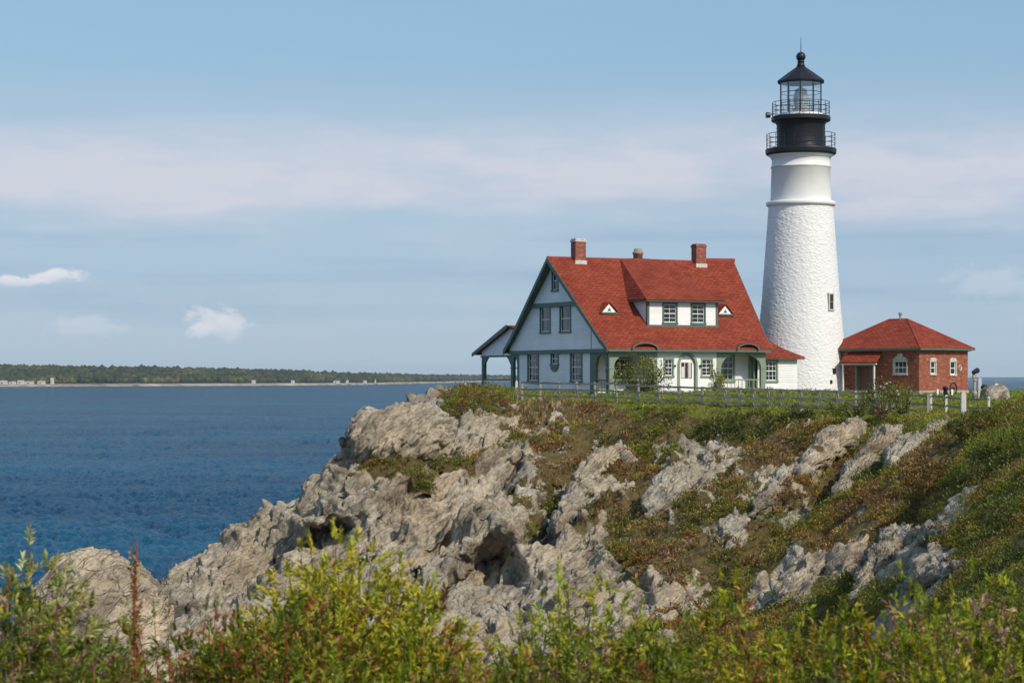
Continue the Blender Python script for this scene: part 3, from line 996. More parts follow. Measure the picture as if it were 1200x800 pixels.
def leafy_shrub(name, label, cat, base, rx, ry, h, nl, leaf, pal, group=None, clumps=26, seed=0, flat=0.0, flowers=0, parent=None):
    """shrub with its own crown of leaf clumps and a branched stem"""
    rng = np.random.default_rng(seed + 500)
    o = thing(name, label, cat, tuple(base), 0, group)
    dv = unit(rng.normal(0, 1, (clumps, 3)))
    rad = rng.uniform(0.35, 1.0, (clumps, 1)) ** 0.5
    cc = dv * rad * np.array([rx, ry, h * 0.5]) + np.array([0, 0, h * 0.52])
    cc[:, 2] = np.maximum(cc[:, 2], h * 0.10)
    per = nl // clumps
    cr = rng.uniform(0.55, 1.2, clumps) * min(rx, h * 0.6) * 0.42
    d2 = unit(rng.normal(0, 1, (clumps * per, 3)))
    p = np.repeat(cc, per, 0) + d2 * np.repeat(cr, per)[:, None] * rng.uniform(0.3, 1.0, (clumps * per, 1)) ** 0.5
    p[:, 2] = np.maximum(p[:, 2], 0.03)
    hue = np.repeat(pick(pal, clumps, 0.12, rng), per, 0) * (1 + rng.normal(0, 0.2, (clumps * per, 1)))
    ll = leaf * rng.uniform(0.6, 1.3, clumps * per)
    V, F, C = leaves(p, d2 + np.array([0, 0, 0.45]) + rng.normal(0, 0.45, d2.shape), ll, ll * 0.52, np.clip(hue, 0.005, 0.9), rng)
    np_mesh('foliage', V, F, M['leaf'], o, C)
    mb = MB()
    for q in cc[::2]:
        m = q * 0.5 + np.array([rng.normal(0, rx * 0.1), rng.normal(0, ry * 0.1), 0])
        mb.tube([(q[0] * 0.08, q[1] * 0.08, -0.15), tuple(m), tuple(q)], [0.035 * h ** 0.5, 0.022 * h ** 0.5, 0.008], 5)
    mb.build('stem', M['bark'], o)
    if flowers:
        k = rng.integers(0, len(p), flowers)
        fp = p[k] + d2[k] * 0.08
        ring = []
        for j in range(5):
            an = 2 * np.pi * j / 5
            dd = np.stack([np.full(flowers, math.cos(an)), np.full(flowers, -0.35), np.full(flowers, math.sin(an))], 1)
            ring.append(leaves(fp, dd, 0.075, 0.06, pick([(0.75, 0.72, 0.70), (0.72, 0.60, 0.62)], flowers, 0.05, rng), rng))
        V, F, C = cat_meshes(ring)
        np_mesh('blossom', V, F, M['petal'], o, C)
    return o


def frond_plant(name, label, cat, base, h, spread, stems, shoots, lpt, leaf, pals, seed, group=None, lean=(0, 0), tips=None, stem_mat='bark', up=0.6):
    """leafy foreground plant: arching stems with side shoots carrying paired leaves"""
    rng = np.random.default_rng(seed + 900)
    o = thing(name, label, cat, tuple(base), 0, group)
    mb = MB()
    cs, ds, cl, sz = [], [], [], []
    mound = stems * 13; stems = int(stems * 1.5); shoots += 3; spread *= 1.25; lpt += 9; leaf *= 0.68; up *= 0.6
    for i in range(stems):
        az = rng.uniform(0, 2 * np.pi); rr = spread * math.sqrt(rng.uniform(0, 1))
        top = np.array([math.cos(az) * rr + lean[0], math.sin(az) * rr + lean[1], h * rng.uniform(0.62, 1.0) ** 0.8 * (1 - 0.35 * (rr / max(spread, 1e-3)) ** 2)])
        b0 = np.array([top[0] * 0.25 + rng.normal(0, 0.05), top[1] * 0.25 + rng.normal(0, 0.05), -0.12])
        mid = b0 * 0.5 + top * 0.5 + np.array([0, 0, h * 0.10])
        ts = np.linspace(0, 1, 9)[:, None]
        cur = (1 - ts) ** 2 * b0 + 2 * ts * (1 - ts) * mid + ts ** 2 * top
        mb.tube([tuple(q) for q in cur], list(np.linspace(0.0052, 0.0016, 9)), 4)
        base_col = pals[0] if rng.uniform() < 0.72 or len(pals) < 2 else pals[1]
        ccol = pick(base_col, 1, 0.10, rng)
        for s in range(shoots):
            t = 0.14 + 0.86 * (s + rng.uniform(0, 1)) / shoots
            j = min(int(t * 8), 7); fr = t * 8 - j
            p0 = cur[j] * (1 - fr) + cur[min(j + 1, 8)] * fr
            a2 = rng.uniform(0, 2 * np.pi)
            tang = unit((cur[min(j + 1, 8)] - cur[j])[None])[0]
            out = np.array([math.cos(a2), math.sin(a2), 0.0])
            dr = unit((tang * up + out * 1.15 + np.array([0, 0, 0.18]))[None])[0]
            ln = leaf * rng.uniform(3.4, 7.2) * (1.2 - 0.5 * t)
            if s >= shoots - 1: dr = tang; p0 = cur[8]; ln *= 0.6
            sdv = unit(np.cross(dr, np.array([0, 0, 1.0]) + rng.normal(0, 0.3, 3))[None])[0]
            k = np.linspace(0.12, 1.0, lpt)
            pos = p0 + dr * (k * ln)[:, None] + np.array([0, 0, -0.10]) * (k ** 2 * ln)[:, None]
            sgn = np.where(np.arange(lpt) % 2 == 0, 1.0, -1.0)[:, None]
            ld = dr * 0.75 + sdv * sgn * 0.8 + rng.normal(0, 0.15, (lpt, 3)) + np.array([0, 0, 0.12])
            ld[-1] = dr
            cs.append(pos); ds.append(ld)
            c = ccol * (1 + rng.normal(0, 0.13, (lpt, 1)))
            if len(pals) > 2 and rng.uniform() < 0.10: c = pick(pals[2], lpt, 0.15, rng)
            if tips is not None and t > 0.86: c = pick(tips, lpt, 0.12, rng)
            cl.append(c); sz.append(leaf * rng.uniform(0.7, 1.2, lpt) * (1.1 - 0.35 * k))
    # the body of the bush: sprays of leaves fanning out of a rounded, uneven mass
    az = rng.uniform(0, 2 * np.pi, mound); rr = spread * np.sqrt(rng.uniform(0, 1, mound))
    bx = np.stack([np.cos(az) * rr + lean[0], np.sin(az) * rr + lean[1], np.zeros(mound)], 1)
    zt = h * (0.88 - 0.36 * (rr / spread) ** 2) * (1 + 0.32 * fbm((bx + np.array(base)) * 4.0, 2, seed))
    bx[:, 2] = zt * rng.uniform(0.22, 1.0, mound) ** 0.55
    nf = 11
    tone = fbm((bx + np.array(base)) * 5.0, 2, seed + 3)
    mc = np.where((tone > 0.16)[:, None], pick(pals[1 if len(pals) > 1 else 0], mound, 0.10, rng), pick(pals[0], mound, 0.10, rng))
    if len(pals) > 2:
        m3 = (fbm((bx + np.array(base)) * 6.0, 2, seed + 7) > 0.10) & (rng.uniform(0, 1, mound) < 0.75)
        mc[m3] = pick(pals[2], int(m3.sum()), 0.12, rng)
    if tips is not None:
        m4 = bx[:, 2] > zt * 0.90
        mc[m4] = pick(tips, int(m4.sum()), 0.12, rng)
    outd = unit(np.stack([np.cos(az) * rr / spread, np.sin(az) * rr / spread, np.full(mound, 0.75)], 1) + rng.normal(0, 0.35, (mound, 3)))
    sd = np.repeat(outd, nf, 0) + rng.normal(0, 0.55, (mound * nf, 3))
    cs.append(np.repeat(bx, nf, 0) + np.repeat(outd, nf, 0) * (np.tile(np.linspace(0, 1, nf), mound) * leaf * 2.0)[:, None]); ds.append(sd)
    cl.append(np.repeat(mc, nf, 0) * (1 + rng.normal(0, 0.12, (mound * nf, 1)))); sz.append(leaf * rng.uniform(0.8, 1.5, mound * nf))
    cs = np.concatenate(cs); ds = np.concatenate(ds); cl = np.clip(np.concatenate(cl), 0.004, 0.9); sz = np.concatenate(sz)
    V, F, C = leaves(cs, ds, sz, sz * 0.36, cl, rng)
    np_mesh('foliage', V, F, M['leaf'], o, C)
    mb.build('stem', M[stem_mat], o)
    return o


def build_bank():
    """ground right below the photographer"""
    pts = [(-4, 2, -1.75), (4, 2, -1.75), (0, 2, -1.75), (-3, 8, -1.95), (3, 8, -1.95), (0, 8, -1.95), (-4, 12, -2.7), (0, 12, -2.7), (4, 12, -2.4), (-6, 18, -5.4), (0, 20, -6.2),
           (5, 20, -3.1), (8, 28, -3.2), (-6, 28, -8), (0, 29, -9), (4, 28, -6.0), (11, 26, -2.6), (-10, 24, -6.5), (-8, 14, -3), (8, 12, -2.0)]
    t = TPS(pts)
    Yr = np.arange(1.5, 29, 0.09)
    X, Y = fan_grid(-0.55, 0.55, 360, Yr)
    Z = t(X, Y)
    P = np.stack([X.ravel(), Y.ravel(), Z.ravel()], 1)
    P[:, 2] += 0.10 * fbm(P * 0.9, 4, 33)
    o = np_mesh('camera_bank', P, grid_faces(len(Yr), 360), M['rock'], attr={'veg': np.clip(0.72 + 0.5 * fbm(P * 0.6, 3, 35), 0, 1)}, smooth=True)
    tag(o, kind='structure')

    def gz(u, Y):
        x = (u - 600) / FPX * Y
        return np.array([x, Y, float(t(np.array([x]), np.array([Y]))[0])])
    return gz, t


YG = [(0.34, 0.30, 0.020), (0.42, 0.36, 0.03), (0.27, 0.26, 0.02)]
MG = [(0.12, 0.15, 0.013), (0.15, 0.18, 0.016), (0.085, 0.11, 0.012)]
BG = [(0.23, 0.26, 0.016), (0.31, 0.31, 0.022), (0.15, 0.19, 0.013)]
RD = [(0.24, 0.09, 0.03), (0.32, 0.16, 0.045), (0.17, 0.07, 0.03), (0.30, 0.22, 0.04)]
PK = [(0.34, 0.22, 0.16), (0.42, 0.30, 0.20), (0.28, 0.15, 0.10)]


def build_foreground():
    gz, t = build_bank()

    def plant(kind_name, label, u, vtop, Y, spread_px, stems, shoots, lpt, leaf, pals, seed, **kw):
        b = gz(u, Y)
        h = (HOR - vtop) / FPX * Y - b[2]
        return frond_plant(kind_name, label, 'plant' if 'plant' in kind_name else 'bush', b, h, spread_px / FPX * Y, stems, shoots, lpt, leaf, pals, seed, **kw)
    plant('tall_herb_plant', 'tall pale-tipped green plant at the lower left edge, its twigs reaching over the sea', 8, 628, 8.5, 90, 44, 9, 9, 0.048, [MG, YG, PK], 1, tips=[(0.38, 0.36, 0.14), (0.30, 0.28, 0.08)], lean=(0.06, 0))
    plant('leafy_bush', 'dark green spreading bush in front of the pale boulder at lower left', 45, 678, 8.0, 110, 40, 9, 9, 0.046, [MG, BG, PK], 2)
    plant('red_tinged_bush', 'rust-red and green bush around the foot of the red seed stalk', 230, 692, 8.8, 100, 44, 8, 9, 0.040, [MG, RD, RD], 3, stem_mat='red_stem')
    plant('low_pink_plant', 'low plant with pinkish dry leaves at the bottom left between dark bush and seed stalk', 110, 752, 7.4, 75, 22, 7, 8, 0.036, [MG, PK, RD], 4, stem_mat='red_stem')
    plant('yellow_bush', 'tall yellow-tipped bush standing before the dark cliff hollow left of centre', 405, 624, 9.6, 125, 90, 10, 10, 0.052, [YG, BG, RD], 5, tips=[(0.42, 0.36, 0.035), (0.34, 0.33, 0.04)])
    plant('leafy_bush', 'broad olive bush with rusty leaves below the yellow-tipped bush', 335, 690, 8.6, 110, 50, 8, 9, 0.044, [MG, BG, RD], 6, stem_mat='red_stem')
    plant('leafy_bush', 'green bush with long fronds leaning right, below the grey cliff left of the cave', 490, 712, 8.8, 75, 36, 9, 10, 0.048, [BG, YG, RD], 7, lean=(0.05, 0))
    plant('low_pink_plant', 'low mixed plant with brick-red leaves under the cave at bottom centre', 570, 757, 7.6, 80, 30, 7, 8, 0.036, [BG, PK, RD], 8, stem_mat='red_stem')
    plant('leafy_bush', 'bright yellow-green bush directly right of the cave at bottom centre', 690, 660, 10.0, 100, 46, 9, 9, 0.052, [BG, YG, PK], 9, tips=[(0.36, 0.36, 0.05), (0.30, 0.32, 0.04)])
    plant('leafy_bush', 'dark green low bush in front of the bright yellow-green bush at bottom centre', 650, 735, 7.8, 95, 42, 8, 9, 0.040, [MG, BG, RD], 10)
    plant('sprig_plant', 'lone leafy sprig with red stems before the brown gully right of centre', 848, 664, 9.4, 42, 14, 7, 8, 0.046, [BG, YG, RD], 11, stem_mat='red_stem')
    plant('leafy_bush', 'thick green bush at bottom centre-right, left of the red-leaved patch', 775, 726, 8.0, 90, 44, 8, 9, 0.040, [MG, BG, RD], 12)
    plant('red_tinged_bush', 'small orange-leaved bush under the lone leafy sprig', 888, 735, 8.4, 50, 26, 8, 8, 0.036, [BG, RD, RD], 13, stem_mat='red_stem')
    plant('leafy_bush', 'bright lime bush below the grey-white rocks right of centre', 960, 704, 8.8, 85, 50, 9, 9, 0.042, [BG, YG, RD], 14)
    plant('leafy_bush', 'wide bright green bush in front of the broad brown slab', 1070, 692, 8.8, 85, 54, 9, 9, 0.042, [BG, YG, PK], 15)
    plant('leafy_bush', 'tallest bright green bush at the right edge below the shrubby hillside', 1165, 660, 9.6, 105, 70, 9, 9, 0.046, [BG, MG, PK], 16)
    plant('leafy_bush', 'deep green bush filling the bottom right corner', 1130, 748, 7.2, 95, 46, 8, 9, 0.038, [MG, BG, YG], 17)
    plant('leafy_bush', 'shadowy green bush at the bottom edge under the bright lime bush', 985, 752, 7.2, 95, 46, 8, 9, 0.038, [MG, BG, RD], 18)
    # tall red seed stalk
    b = gz(157, 8.2)
    st = thing('seed_stalk_plant', 'tall dry red-brown seed stalk rising in front of the pale boulder', 'plant', tuple(b))
    h = (HOR - 632) / FPX * 8.2 - b[2]
    mb = MB()
    mb.tube([(0.0, 0, -0.1), (0.01, 0, h * 0.5), (0.0, 0, h * 0.8), (0.012, 0.0, h)], [0.009, 0.008, 0.006, 0.002], 6)
    rng = np.random.default_rng(77)
    tips = []
    for i in range(34):
        z = h * (0.52 + 0.44 * i / 34); a = rng.uniform(0, 6.28); l = rng.uniform(0.04, 0.11) * (1.25 - i / 40)
        e = np.array([math.cos(a) * l * 0.55, math.sin(a) * l * 0.55, z + l])
        mb.tube([(0.003, 0, z), tuple(e)], [0.0022, 0.001], 4)
        for k in range(9): tips.append(np.array([0.003, 0, z]) * (1 - k / 9) + e * (k / 9) + rng.normal(0, 0.007, 3))
    mb.build('stem', M['red_stem'], st)
    tips = np.array(tips)
    V, F, C = leaves(tips, rng.normal(0, 1, tips.shape) + np.array([0, 0, 1]), 0.017, 0.012, pick(RD + [(0.20, 0.08, 0.04)], len(tips), 0.2, rng), rng)
    np_mesh('seed_head', V, F, M['leaf'], st, C)
    # undergrowth that nobody could count
    num = 11000
    rng = np.random.default_rng(5)
    Yu = rng.uniform(5.5, 15, num); uu = rng.uniform(-40, 1240, num)
    X = (uu - 600) / FPX * Yu
    q = np.stack([X, Yu, np.zeros(num)], 1)
    top = np.minimum(0.70 + 0.30 * fbm(q * 1.3, 3, 15), 0.9) * np.clip(1.25 - Yu / 22, 0.4, 1)
    Zb = t(X, Yu) + np.maximum(top, 0.1) * rng.uniform(0.1, 1, num) ** 0.7
    nl = 13
    dv = unit(rng.normal(0, 1, (num * nl, 3))); dv[:, 2] = np.abs(dv[:, 2])
    cc = np.repeat(np.stack([X, Yu, Zb], 1), nl, 0) + dv * rng.uniform(0.01, 0.12, (num * nl, 1))
    hue = fbm(q * 0.8 + 5, 3, 16) - 0.04
    pc = np.where((hue > 0.22)[:, None], pick(RD + PK[:1] + MG[:1], num, 0.15, rng), np.where((hue > -0.1)[:, None], pick(MG + BG, num, 0.15, rng), pick(BG + YG[:1], num, 0.15, rng)))
    colr = np.repeat(pc, nl, 0) * (1 + rng.normal(0, 0.15, (num * nl, 1)))
    ll = 0.040 * rng.uniform(0.6, 1.3, num * nl)
    V, F, C = leaves(cc, dv + rng.normal(0, 0.5, dv.shape) + np.array([0, 0, 0.4]), ll, ll * 0.42, np.clip(colr, 0.004, 0.9), rng)
    tag(np_mesh('undergrowth', V, F, M['leaf'], col=C), 'tangled low undergrowth between the foreground bushes', 'undergrowth', kind='stuff')


# ------------------------------------------------------------------ buildings
class Frame3:
    """maps (along, out, up) of a wall plane into the local space of its building"""
    def __init__(s, o, along, out):
        s.o = Vector(o); s.a = Vector(along); s.n = Vector(out); s.u = Vector((0, 0, 1))

    def __call__(s, a, d, h):
        return s.o + s.a * a + s.n * d + s.u * h


def fbox(mb, fr, a0, a1, d0, d1, h0, h1):
    p = [fr(a, d, h) for h in (h0, h1) for (a, d) in ((a0, d0), (a1, d0), (a1, d1), (a0, d1))]
    if s_hand(fr) < 0:
        for q in ((0, 1, 2, 3), (4, 7, 6, 5), (0, 4, 5, 1), (1, 5, 6, 2), (2, 6, 7, 3), (3, 7, 4, 0)): mb.poly([p[k] for k in q])
    else:
        for q in ((0, 3, 2, 1), (4, 5, 6, 7), (0, 1, 5, 4), (1, 2, 6, 5), (2, 3, 7, 6), (3, 0, 4, 7)): mb.poly([p[k] for k in q])


def s_hand(fr):
    return fr.a.cross(fr.n).dot(fr.u)


def arc_pts(a0, a1, hs, ht, n=14):
    """half ellipse from (a1,hs) over to (a0,hs)"""
    c = (a0 + a1) / 2; r = (a1 - a0) / 2
    return [(c + r * math.cos(math.pi * k / n), hs + (ht - hs) * math.sin(math.pi * k / n)) for k in range(n + 1)]


def wall(parent, fr, outline, holes=(), mat='white_board', name='wall'):
    mb = MB()
    mb.tess([fr(a, 0, h) for a, h in outline], [[fr(a, 0, h) for a, h in ho] for ho in holes])
    o = mb.build(name, M[mat], parent)
    # make the faces look outwards
    me = o.data
    if me.polygons and me.polygons[0].normal.dot(fr.n) < 0:
        me.flip_normals()
    return o


def rect(a0, a1, h0, h1):
    return [(a0, h0), (a1, h0), (a1, h1), (a0, h1)]


def window(parent, fr, a0, a1, h0, h1, cols=3, rows=4, fm='green', sm='white', case=0.13, curtain=0.5, arch=0.0, sill=True):
    """framed sash window set into a hole of the wall"""
    mb = MB()
    for (x0, x1, y0, y1) in ((a0 - case, a0, h0 - case * 0.3, h1), (a1, a1 + case, h0 - case * 0.3, h1), (a0 - case, a1 + case, h1, h1 + case * 1.15)):
        fbox(mb, fr, x0, x1, -0.16, 0.045, y0, y1)
    if sill: fbox(mb, fr, a0 - case * 1.25, a1 + case * 1.25, -0.16, 0.09, h0 - case, h0 - case * 0.3 if False else h0)
    w = mb.build('window', M[fm], parent)
    sb = MB()
    t = 0.045
    fbox(sb, fr, a0, a1, -0.11, -0.055, h0, h0 + t * 1.4); fbox(sb, fr, a0, a1, -0.11, -0.055, h1 - t, h1)
    fbox(sb, fr, a0, a0 + t, -0.11, -0.055, h0 + t * 1.4, h1 - t); fbox(sb, fr, a1 - t, a1, -0.11, -0.055, h0 + t * 1.4, h1 - t)
    hm = (h0 + h1) / 2
    fbox(sb, fr, a0 + t, a1 - t, -0.105, -0.05, hm - t * 0.6, hm + t * 0.6)
    for i in range(1, cols):
        x = a0 + (a1 - a0) * i / cols
        fbox(sb, fr, x - 0.014, x + 0.014, -0.10, -0.062, h0 + t * 1.4, hm - t * 0.6); fbox(sb, fr, x - 0.014, x + 0.014, -0.10, -0.062, hm + t * 0.6, h1 - t)
    for i in range(1, rows):
        if rows % 2 == 0 and i == rows // 2: continue
        y = h0 + (h1 - h0) * i / rows
        fbox(sb, fr, a0 + t, a1 - t, -0.098, -0.064, y - 0.013, y + 0.013)
    sb.build('sash', M[sm], w)
    g = MB(); fbox(g, fr, a0 + t, a1 - t, -0.088, -0.082, h0 + t, h1 - t); g.build('pane', M['glass'], w)
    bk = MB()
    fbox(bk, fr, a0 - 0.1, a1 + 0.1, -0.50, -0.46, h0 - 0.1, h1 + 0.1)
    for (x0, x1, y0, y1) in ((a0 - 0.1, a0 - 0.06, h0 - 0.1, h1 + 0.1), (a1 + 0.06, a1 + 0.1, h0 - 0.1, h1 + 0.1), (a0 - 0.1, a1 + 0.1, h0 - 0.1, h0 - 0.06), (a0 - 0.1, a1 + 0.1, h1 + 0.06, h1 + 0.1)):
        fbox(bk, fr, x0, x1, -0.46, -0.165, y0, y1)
    bk.build('room', M['dark'], w)  # shallow dark-painted box stands in for the unlit room behind the glass
    if curtain > 0:
        cb = MB()
        n = 9
        for side in (0, 1):
            wd = (a1 - a0) * 0.30 * (0.7 + 0.5 * curtain)
            x0 = a0 if side == 0 else a1 - wd
            for k in range(n):
                xa, xb = x0 + wd * k / n, x0 + wd * (k + 1) / n
                da, db = (-0.22 - 0.03 * (k % 2)), (-0.22 - 0.03 * ((k + 1) % 2))
                cb.poly([fr(xa, da, h0 + 0.05), fr(xb, db, h0 + 0.05), fr(xb, db, h1 - 0.02), fr(xa, da, h1 - 0.02)])
        if curtain > 0.8:
            cb.poly([fr(a, -0.20, h) for a, h in rect(a0, a1, h0 + 0.04, h0 + (h1 - h0) * 0.42)])
        cb.build('curtain', M['curtain'], w)
    return w


def build_house():
    H = thing('keeper_house', 'white clapboard house with steep red roof, green trim and three chimneys beside the lighthouse', 'house',
              (114.0 / FPX * 150, 150, LAWN), R(27))
    FR = lambda b: Frame3((0, b, 0), (1, 0, 0), (0, -1, 0))       # wall facing the lawn
    GA = lambda a: Frame3((a, 0, 0), (0, 1, 0), (-1, 0, 0))       # wall facing the sea side gable
    RT = lambda a: Frame3((a, 0, 0), (0, 1, 0), (1, 0, 0))
    prof = [(-0.5, 3.35), (0.7, 4.20), (7.6, 10.05), (14.5, 4.20), (15.7, 3.35)]
    aL = lambda h: -0.42 - 0.48 * (h - 3.35) / 6.7
    aR = lambda h: 13.4 + 1.9 * (h - 3.35) / 6.7
    # ---- main roof: tiled slab over a green soffit
    mb = MB(); so = MB()
    for i in range(4):
        (b0, h0), (b1, h1) = prof[i], prof[i + 1]
        mb.prism([(aL(h0), b0, h0), (aR(h0), b0, h0), (aR(h1), b1, h1), (aL(h1), b1, h1)], (0, 0, -0.12))
        e = 0.03
        so.prism([(aL(h0) + e, b0 + (e if i == 0 else 0) - (e if i == 3 else 0), h0 - 0.123), (aR(h0) - e, b0 + (e if i == 0 else 0), h0 - 0.123), (aR(h1) - e, b1 - (e if i == 3 else 0), h1 - 0.123), (aL(h1) + e, b1 - (e if i == 3 else 0), h1 - 0.123)], (0, 0, -0.07))
    roof = mb.build('roof', M['red_roof'], H)
    so.build('soffit', M['green'], roof)
    # ridge roll
    rr = MB(); rr.tube([(aL(10.05) - 0.02, 7.6, 10.03), (aR(10.05) + 0.02, 7.6, 10.03)], 0.09, 8); rr.build('ridge_cap', M['red_flat'], roof)
    # bargeboards on both gables
    for (af, nm, sg) in ((aL, 'bargeboard', -1), (aR, 'bargeboard', 1)):
        bb = MB()
        for i in range(4):
            (b0, h0), (b1, h1) = prof[i], prof[i + 1]
            t = 0.055 * sg
            q = [(af(h0) + t, b0, h0 - 0.02), (af(h1) + t, b1, h1 - 0.02), (af(h1) + t, b1, h1 - 0.42), (af(h0) + t, b0, h0 - 0.36)]
            bb.prism(q, (-0.05 * sg, 0, 0))
        bb.build(nm, M['green'], H)
    # eave fascia with gutter line on the front
    fb = MB(); fb.box(-0.36, 13.34, -0.50, -0.44, 3.05, 3.222); fb.box(-0.30, 13.1, -0.44, 0.0, 3.06, 3.12); fb.build('fascia', M['green'], H)
    fb = MB(); fb.box(-0.36, 13.34, 15.64, 15.70, 3.05, 3.222); fb.box(-0.30, 13.1, 15.2, 15.64, 3.06, 3.12); fb.build('fascia', M['green'], H)
    # ---- sea-side gable
    def under(b, drop=0.26):
        return np.interp(b, [p[0] for p in prof], [p[1] for p in prof]) - drop
    g0, g1, g2 = GA(0.0), GA(-0.12), GA(-0.24)
    gw = [(12.35, 10.75, 0.98, 3.0), (5.6, 4.02, 0.98, 3.0)]
    holes = [rect(b1, b0, h0, h1) for b0, b1, h0, h1 in gw]
    wall(H, g0, rect(2.6, 14.0, 0.12, 3.1), holes + [rect(7.62, 8.62, 2.2, 3.02)])
    for b0, b1, h0, h1 in gw: window(H, g0, b1, b0, h0, h1, 3, 4, curtain=0.5 if b0 > 8 else 0.9)
    window(H, g0, 7.62, 8.62, 2.2, 3.02, 2, 2, curtain=0)
    # shield-shaped lower trim of the small high window
    ov = MB(); ov.prism([g0(7.5, 0.001, 2.06), g0(8.74, 0.001, 2.06), g0(8.66, 0.001, 1.86), g0(8.4, 0.001, 1.7), g0(8.12, 0.001, 1.64), g0(7.84, 0.001, 1.7), g0(7.58, 0.001, 1.86)], g0.n * 0.07)
    ov.build('apron', M['green'], H)
    mw = [(10.1, 8.65, 4.6, 6.45), (7.0, 5.5, 4.6, 6.45)]
    pts = [(0.02, 3.1), (15.18, 3.1)] + [(b, under(b)) for b in (15.18, 14.5)] + [(11.35, 6.62), (3.85, 6.62)] + [(b, under(b)) for b in (0.7, 0.02)]
    wall(H, g1, pts, [rect(b1, b0, h0, h1) for b0, b1, h0, h1 in mw])
    for b0, b1, h0, h1 in mw: window(H, g1, b1, b0, h0, h1, 2, 2, curtain=0.3)
    wall(H, g2, [(3.9, 6.6), (11.3, 6.6), (7.6, under(7.6))], [rect(7.2, 8.0, 7.65, 9.0)])
    window(H, g2, 7.2, 8.0, 7.65, 9.0, 2, 2, curtain=0)
    bd = MB()
    fbox(bd, g0, 3.95, 11.25, 0.0, 0.34, 6.42, 6.72); fbox(bd, g0, 0.0, 15.2, -0.02, 0.20, 2.98, 3.26)
    bd.build('belt_board', M['green'], H)
    cb = MB(); fbox(cb, g0, 2.6, 2.75, -0.05, 0.03, 0.12, 2.98); fbox(cb, g0, 13.86, 14.0, -0.05, 0.03, 0.12, 2.98); fbox(cb, g1, 2.35, 2.42, -0.02, 0.02, 3.26, 5.4)
    fbox(cb, g0, 2.6, 14.0, 0.0, 0.05, 0.0, 0.12); cb.build('corner_board', M['green'], H)
    # ---- front wall with arched door and two small windows
    f0 = FR(0.0)
    sw = [(4.56, 5.18, 1.36, 2.5), (7.68, 8.46, 1.36, 2.5)]
    door = [(5.78, 0.25), (7.08, 0.25)] + [(a, h) for a, h in arc_pts(5.78, 7.08, 2.15, 2.82)]
    wall(H, f0, rect(3.9, 8.9, 0.12, 3.1), [rect(a0, a1, h0, h1) for a0, a1, h0, h1 in sw] + [door])
    for a0, a1, h0, h1 in sw: window(H, f0, a0, a1, h0, h1, 2, 4, fm='lightgreen', case=0.12, curtain=0.5)
    dm = MB()
    arc_o = arc_pts(5.60, 7.26, 2.15, 3.0, 14); arc_i = arc_pts(5.78, 7.08, 2.15, 2.82, 14)
    ring = [(7.26, 0.25)] + arc_o + [(5.60, 0.25), (5.78, 0.25)] + arc_i[::-1] + [(7.08, 0.25)]
    dm.prism([f0(a, -0.15, h) for a, h in ring], f0.n * 0.23)
    dr = dm.build('front_door', M['lightgreen'], H)
    lp = MB()
    leaf = [(5.80, 0.26), (7.06, 0.26)] + arc_pts(5.80, 7.06, 2.14, 2.79)
    lites = []
    for (x0, x1) in ((5.98, 6.26), (6.30, 6.56), (6.60, 6.88)):
        lites.append(rect(x0, x1, 1.15, 2.30))
    lp.tess([f0(a, -0.12, h) for a, h in leaf], [[f0(a, -0.12, h) for a, h in q] for q in lites])
    lo = lp.build('door_leaf', M['white'], dr)
    if lo.data.polygons[0].normal.y > 0: lo.data.flip_normals()
    gp = MB(); fbox(gp, f0, 5.95, 6.92, -0.17, -0.14, 1.12, 2.34); gp.build('door_glass', M['dark'], dr)
    cu = MB(); fbox(cu, f0, 6.02, 6.24, -0.139, -0.13, 1.2, 2.0); fbox(cu, f0, 6.66, 6.8, -0.139, -0.13, 1.2, 2.3); cu.build('door_curtain', M['curtain'], dr)
    st = MB(); st.box(5.5, 7.36, -1.1, -0.01, -0.1, 0.16); st.build('step', M['concrete'], H)
    # wall lamps either side of the door
    for a in (5.32, 7.5):
        lm = MB(); fbox(lm, f0, a - 0.10, a + 0.10, 0.0, 0.04, 2.02, 2.12); fbox(lm, f0, a - 0.05, a + 0.05, 0.04, 0.18, 1.98, 2.13); lm.build('wall_lamp', M['black'], H)
    # ---- inset porches
    fl = FR(2.6)
    wall(H, fl, rect(0.0, 3.9, 0.12, 3.1), [rect(1.95, 3.25, 0.95, 2.55)])
    window(H, fl, 1.95, 3.25, 0.95, 2.55, 3, 4, fm='lightgreen')
    wall(H, GA(3.9), rect(0.0, 2.6, 0.12, 3.1))
    fr_ = FR(1.5)
    wall(H, fr_, rect(8.9, 13.1, 0.12, 3.1), [rect(10.02, 11.3, 1.0, 2.78)])
    window(H, fr_, 10.02, 11.3, 1.0, 2.78, 3, 4, fm='lightgreen', curtain=0.0)
    wall(H, RT(8.9), rect(0.0, 1.5, 0.12, 3.1))
    cb = MB(); fbox(cb, fr_, 12.62, 12.86, 0.0, 0.10, 0.12, 3.1); cb.build('corner_board', M['lightgreen'], H)
    for q in ((0.0, 3.9, 0.0, 2.6), (8.9, 13.1, 0.0, 1.5), (0.0, 3.0, 14.0, 15.2)):
        pf = MB(); pf.box(*q, -0.1, 0.12); pf.build('porch_floor', M['grey_wood'], H)
        ce = MB(); ce.box(q[0] + 0.02, q[1] - 0.02, q[2] + 0.02, q[3] - 0.02, 3.125, 3.16); ce.build('porch_ceiling', M['white'], H)

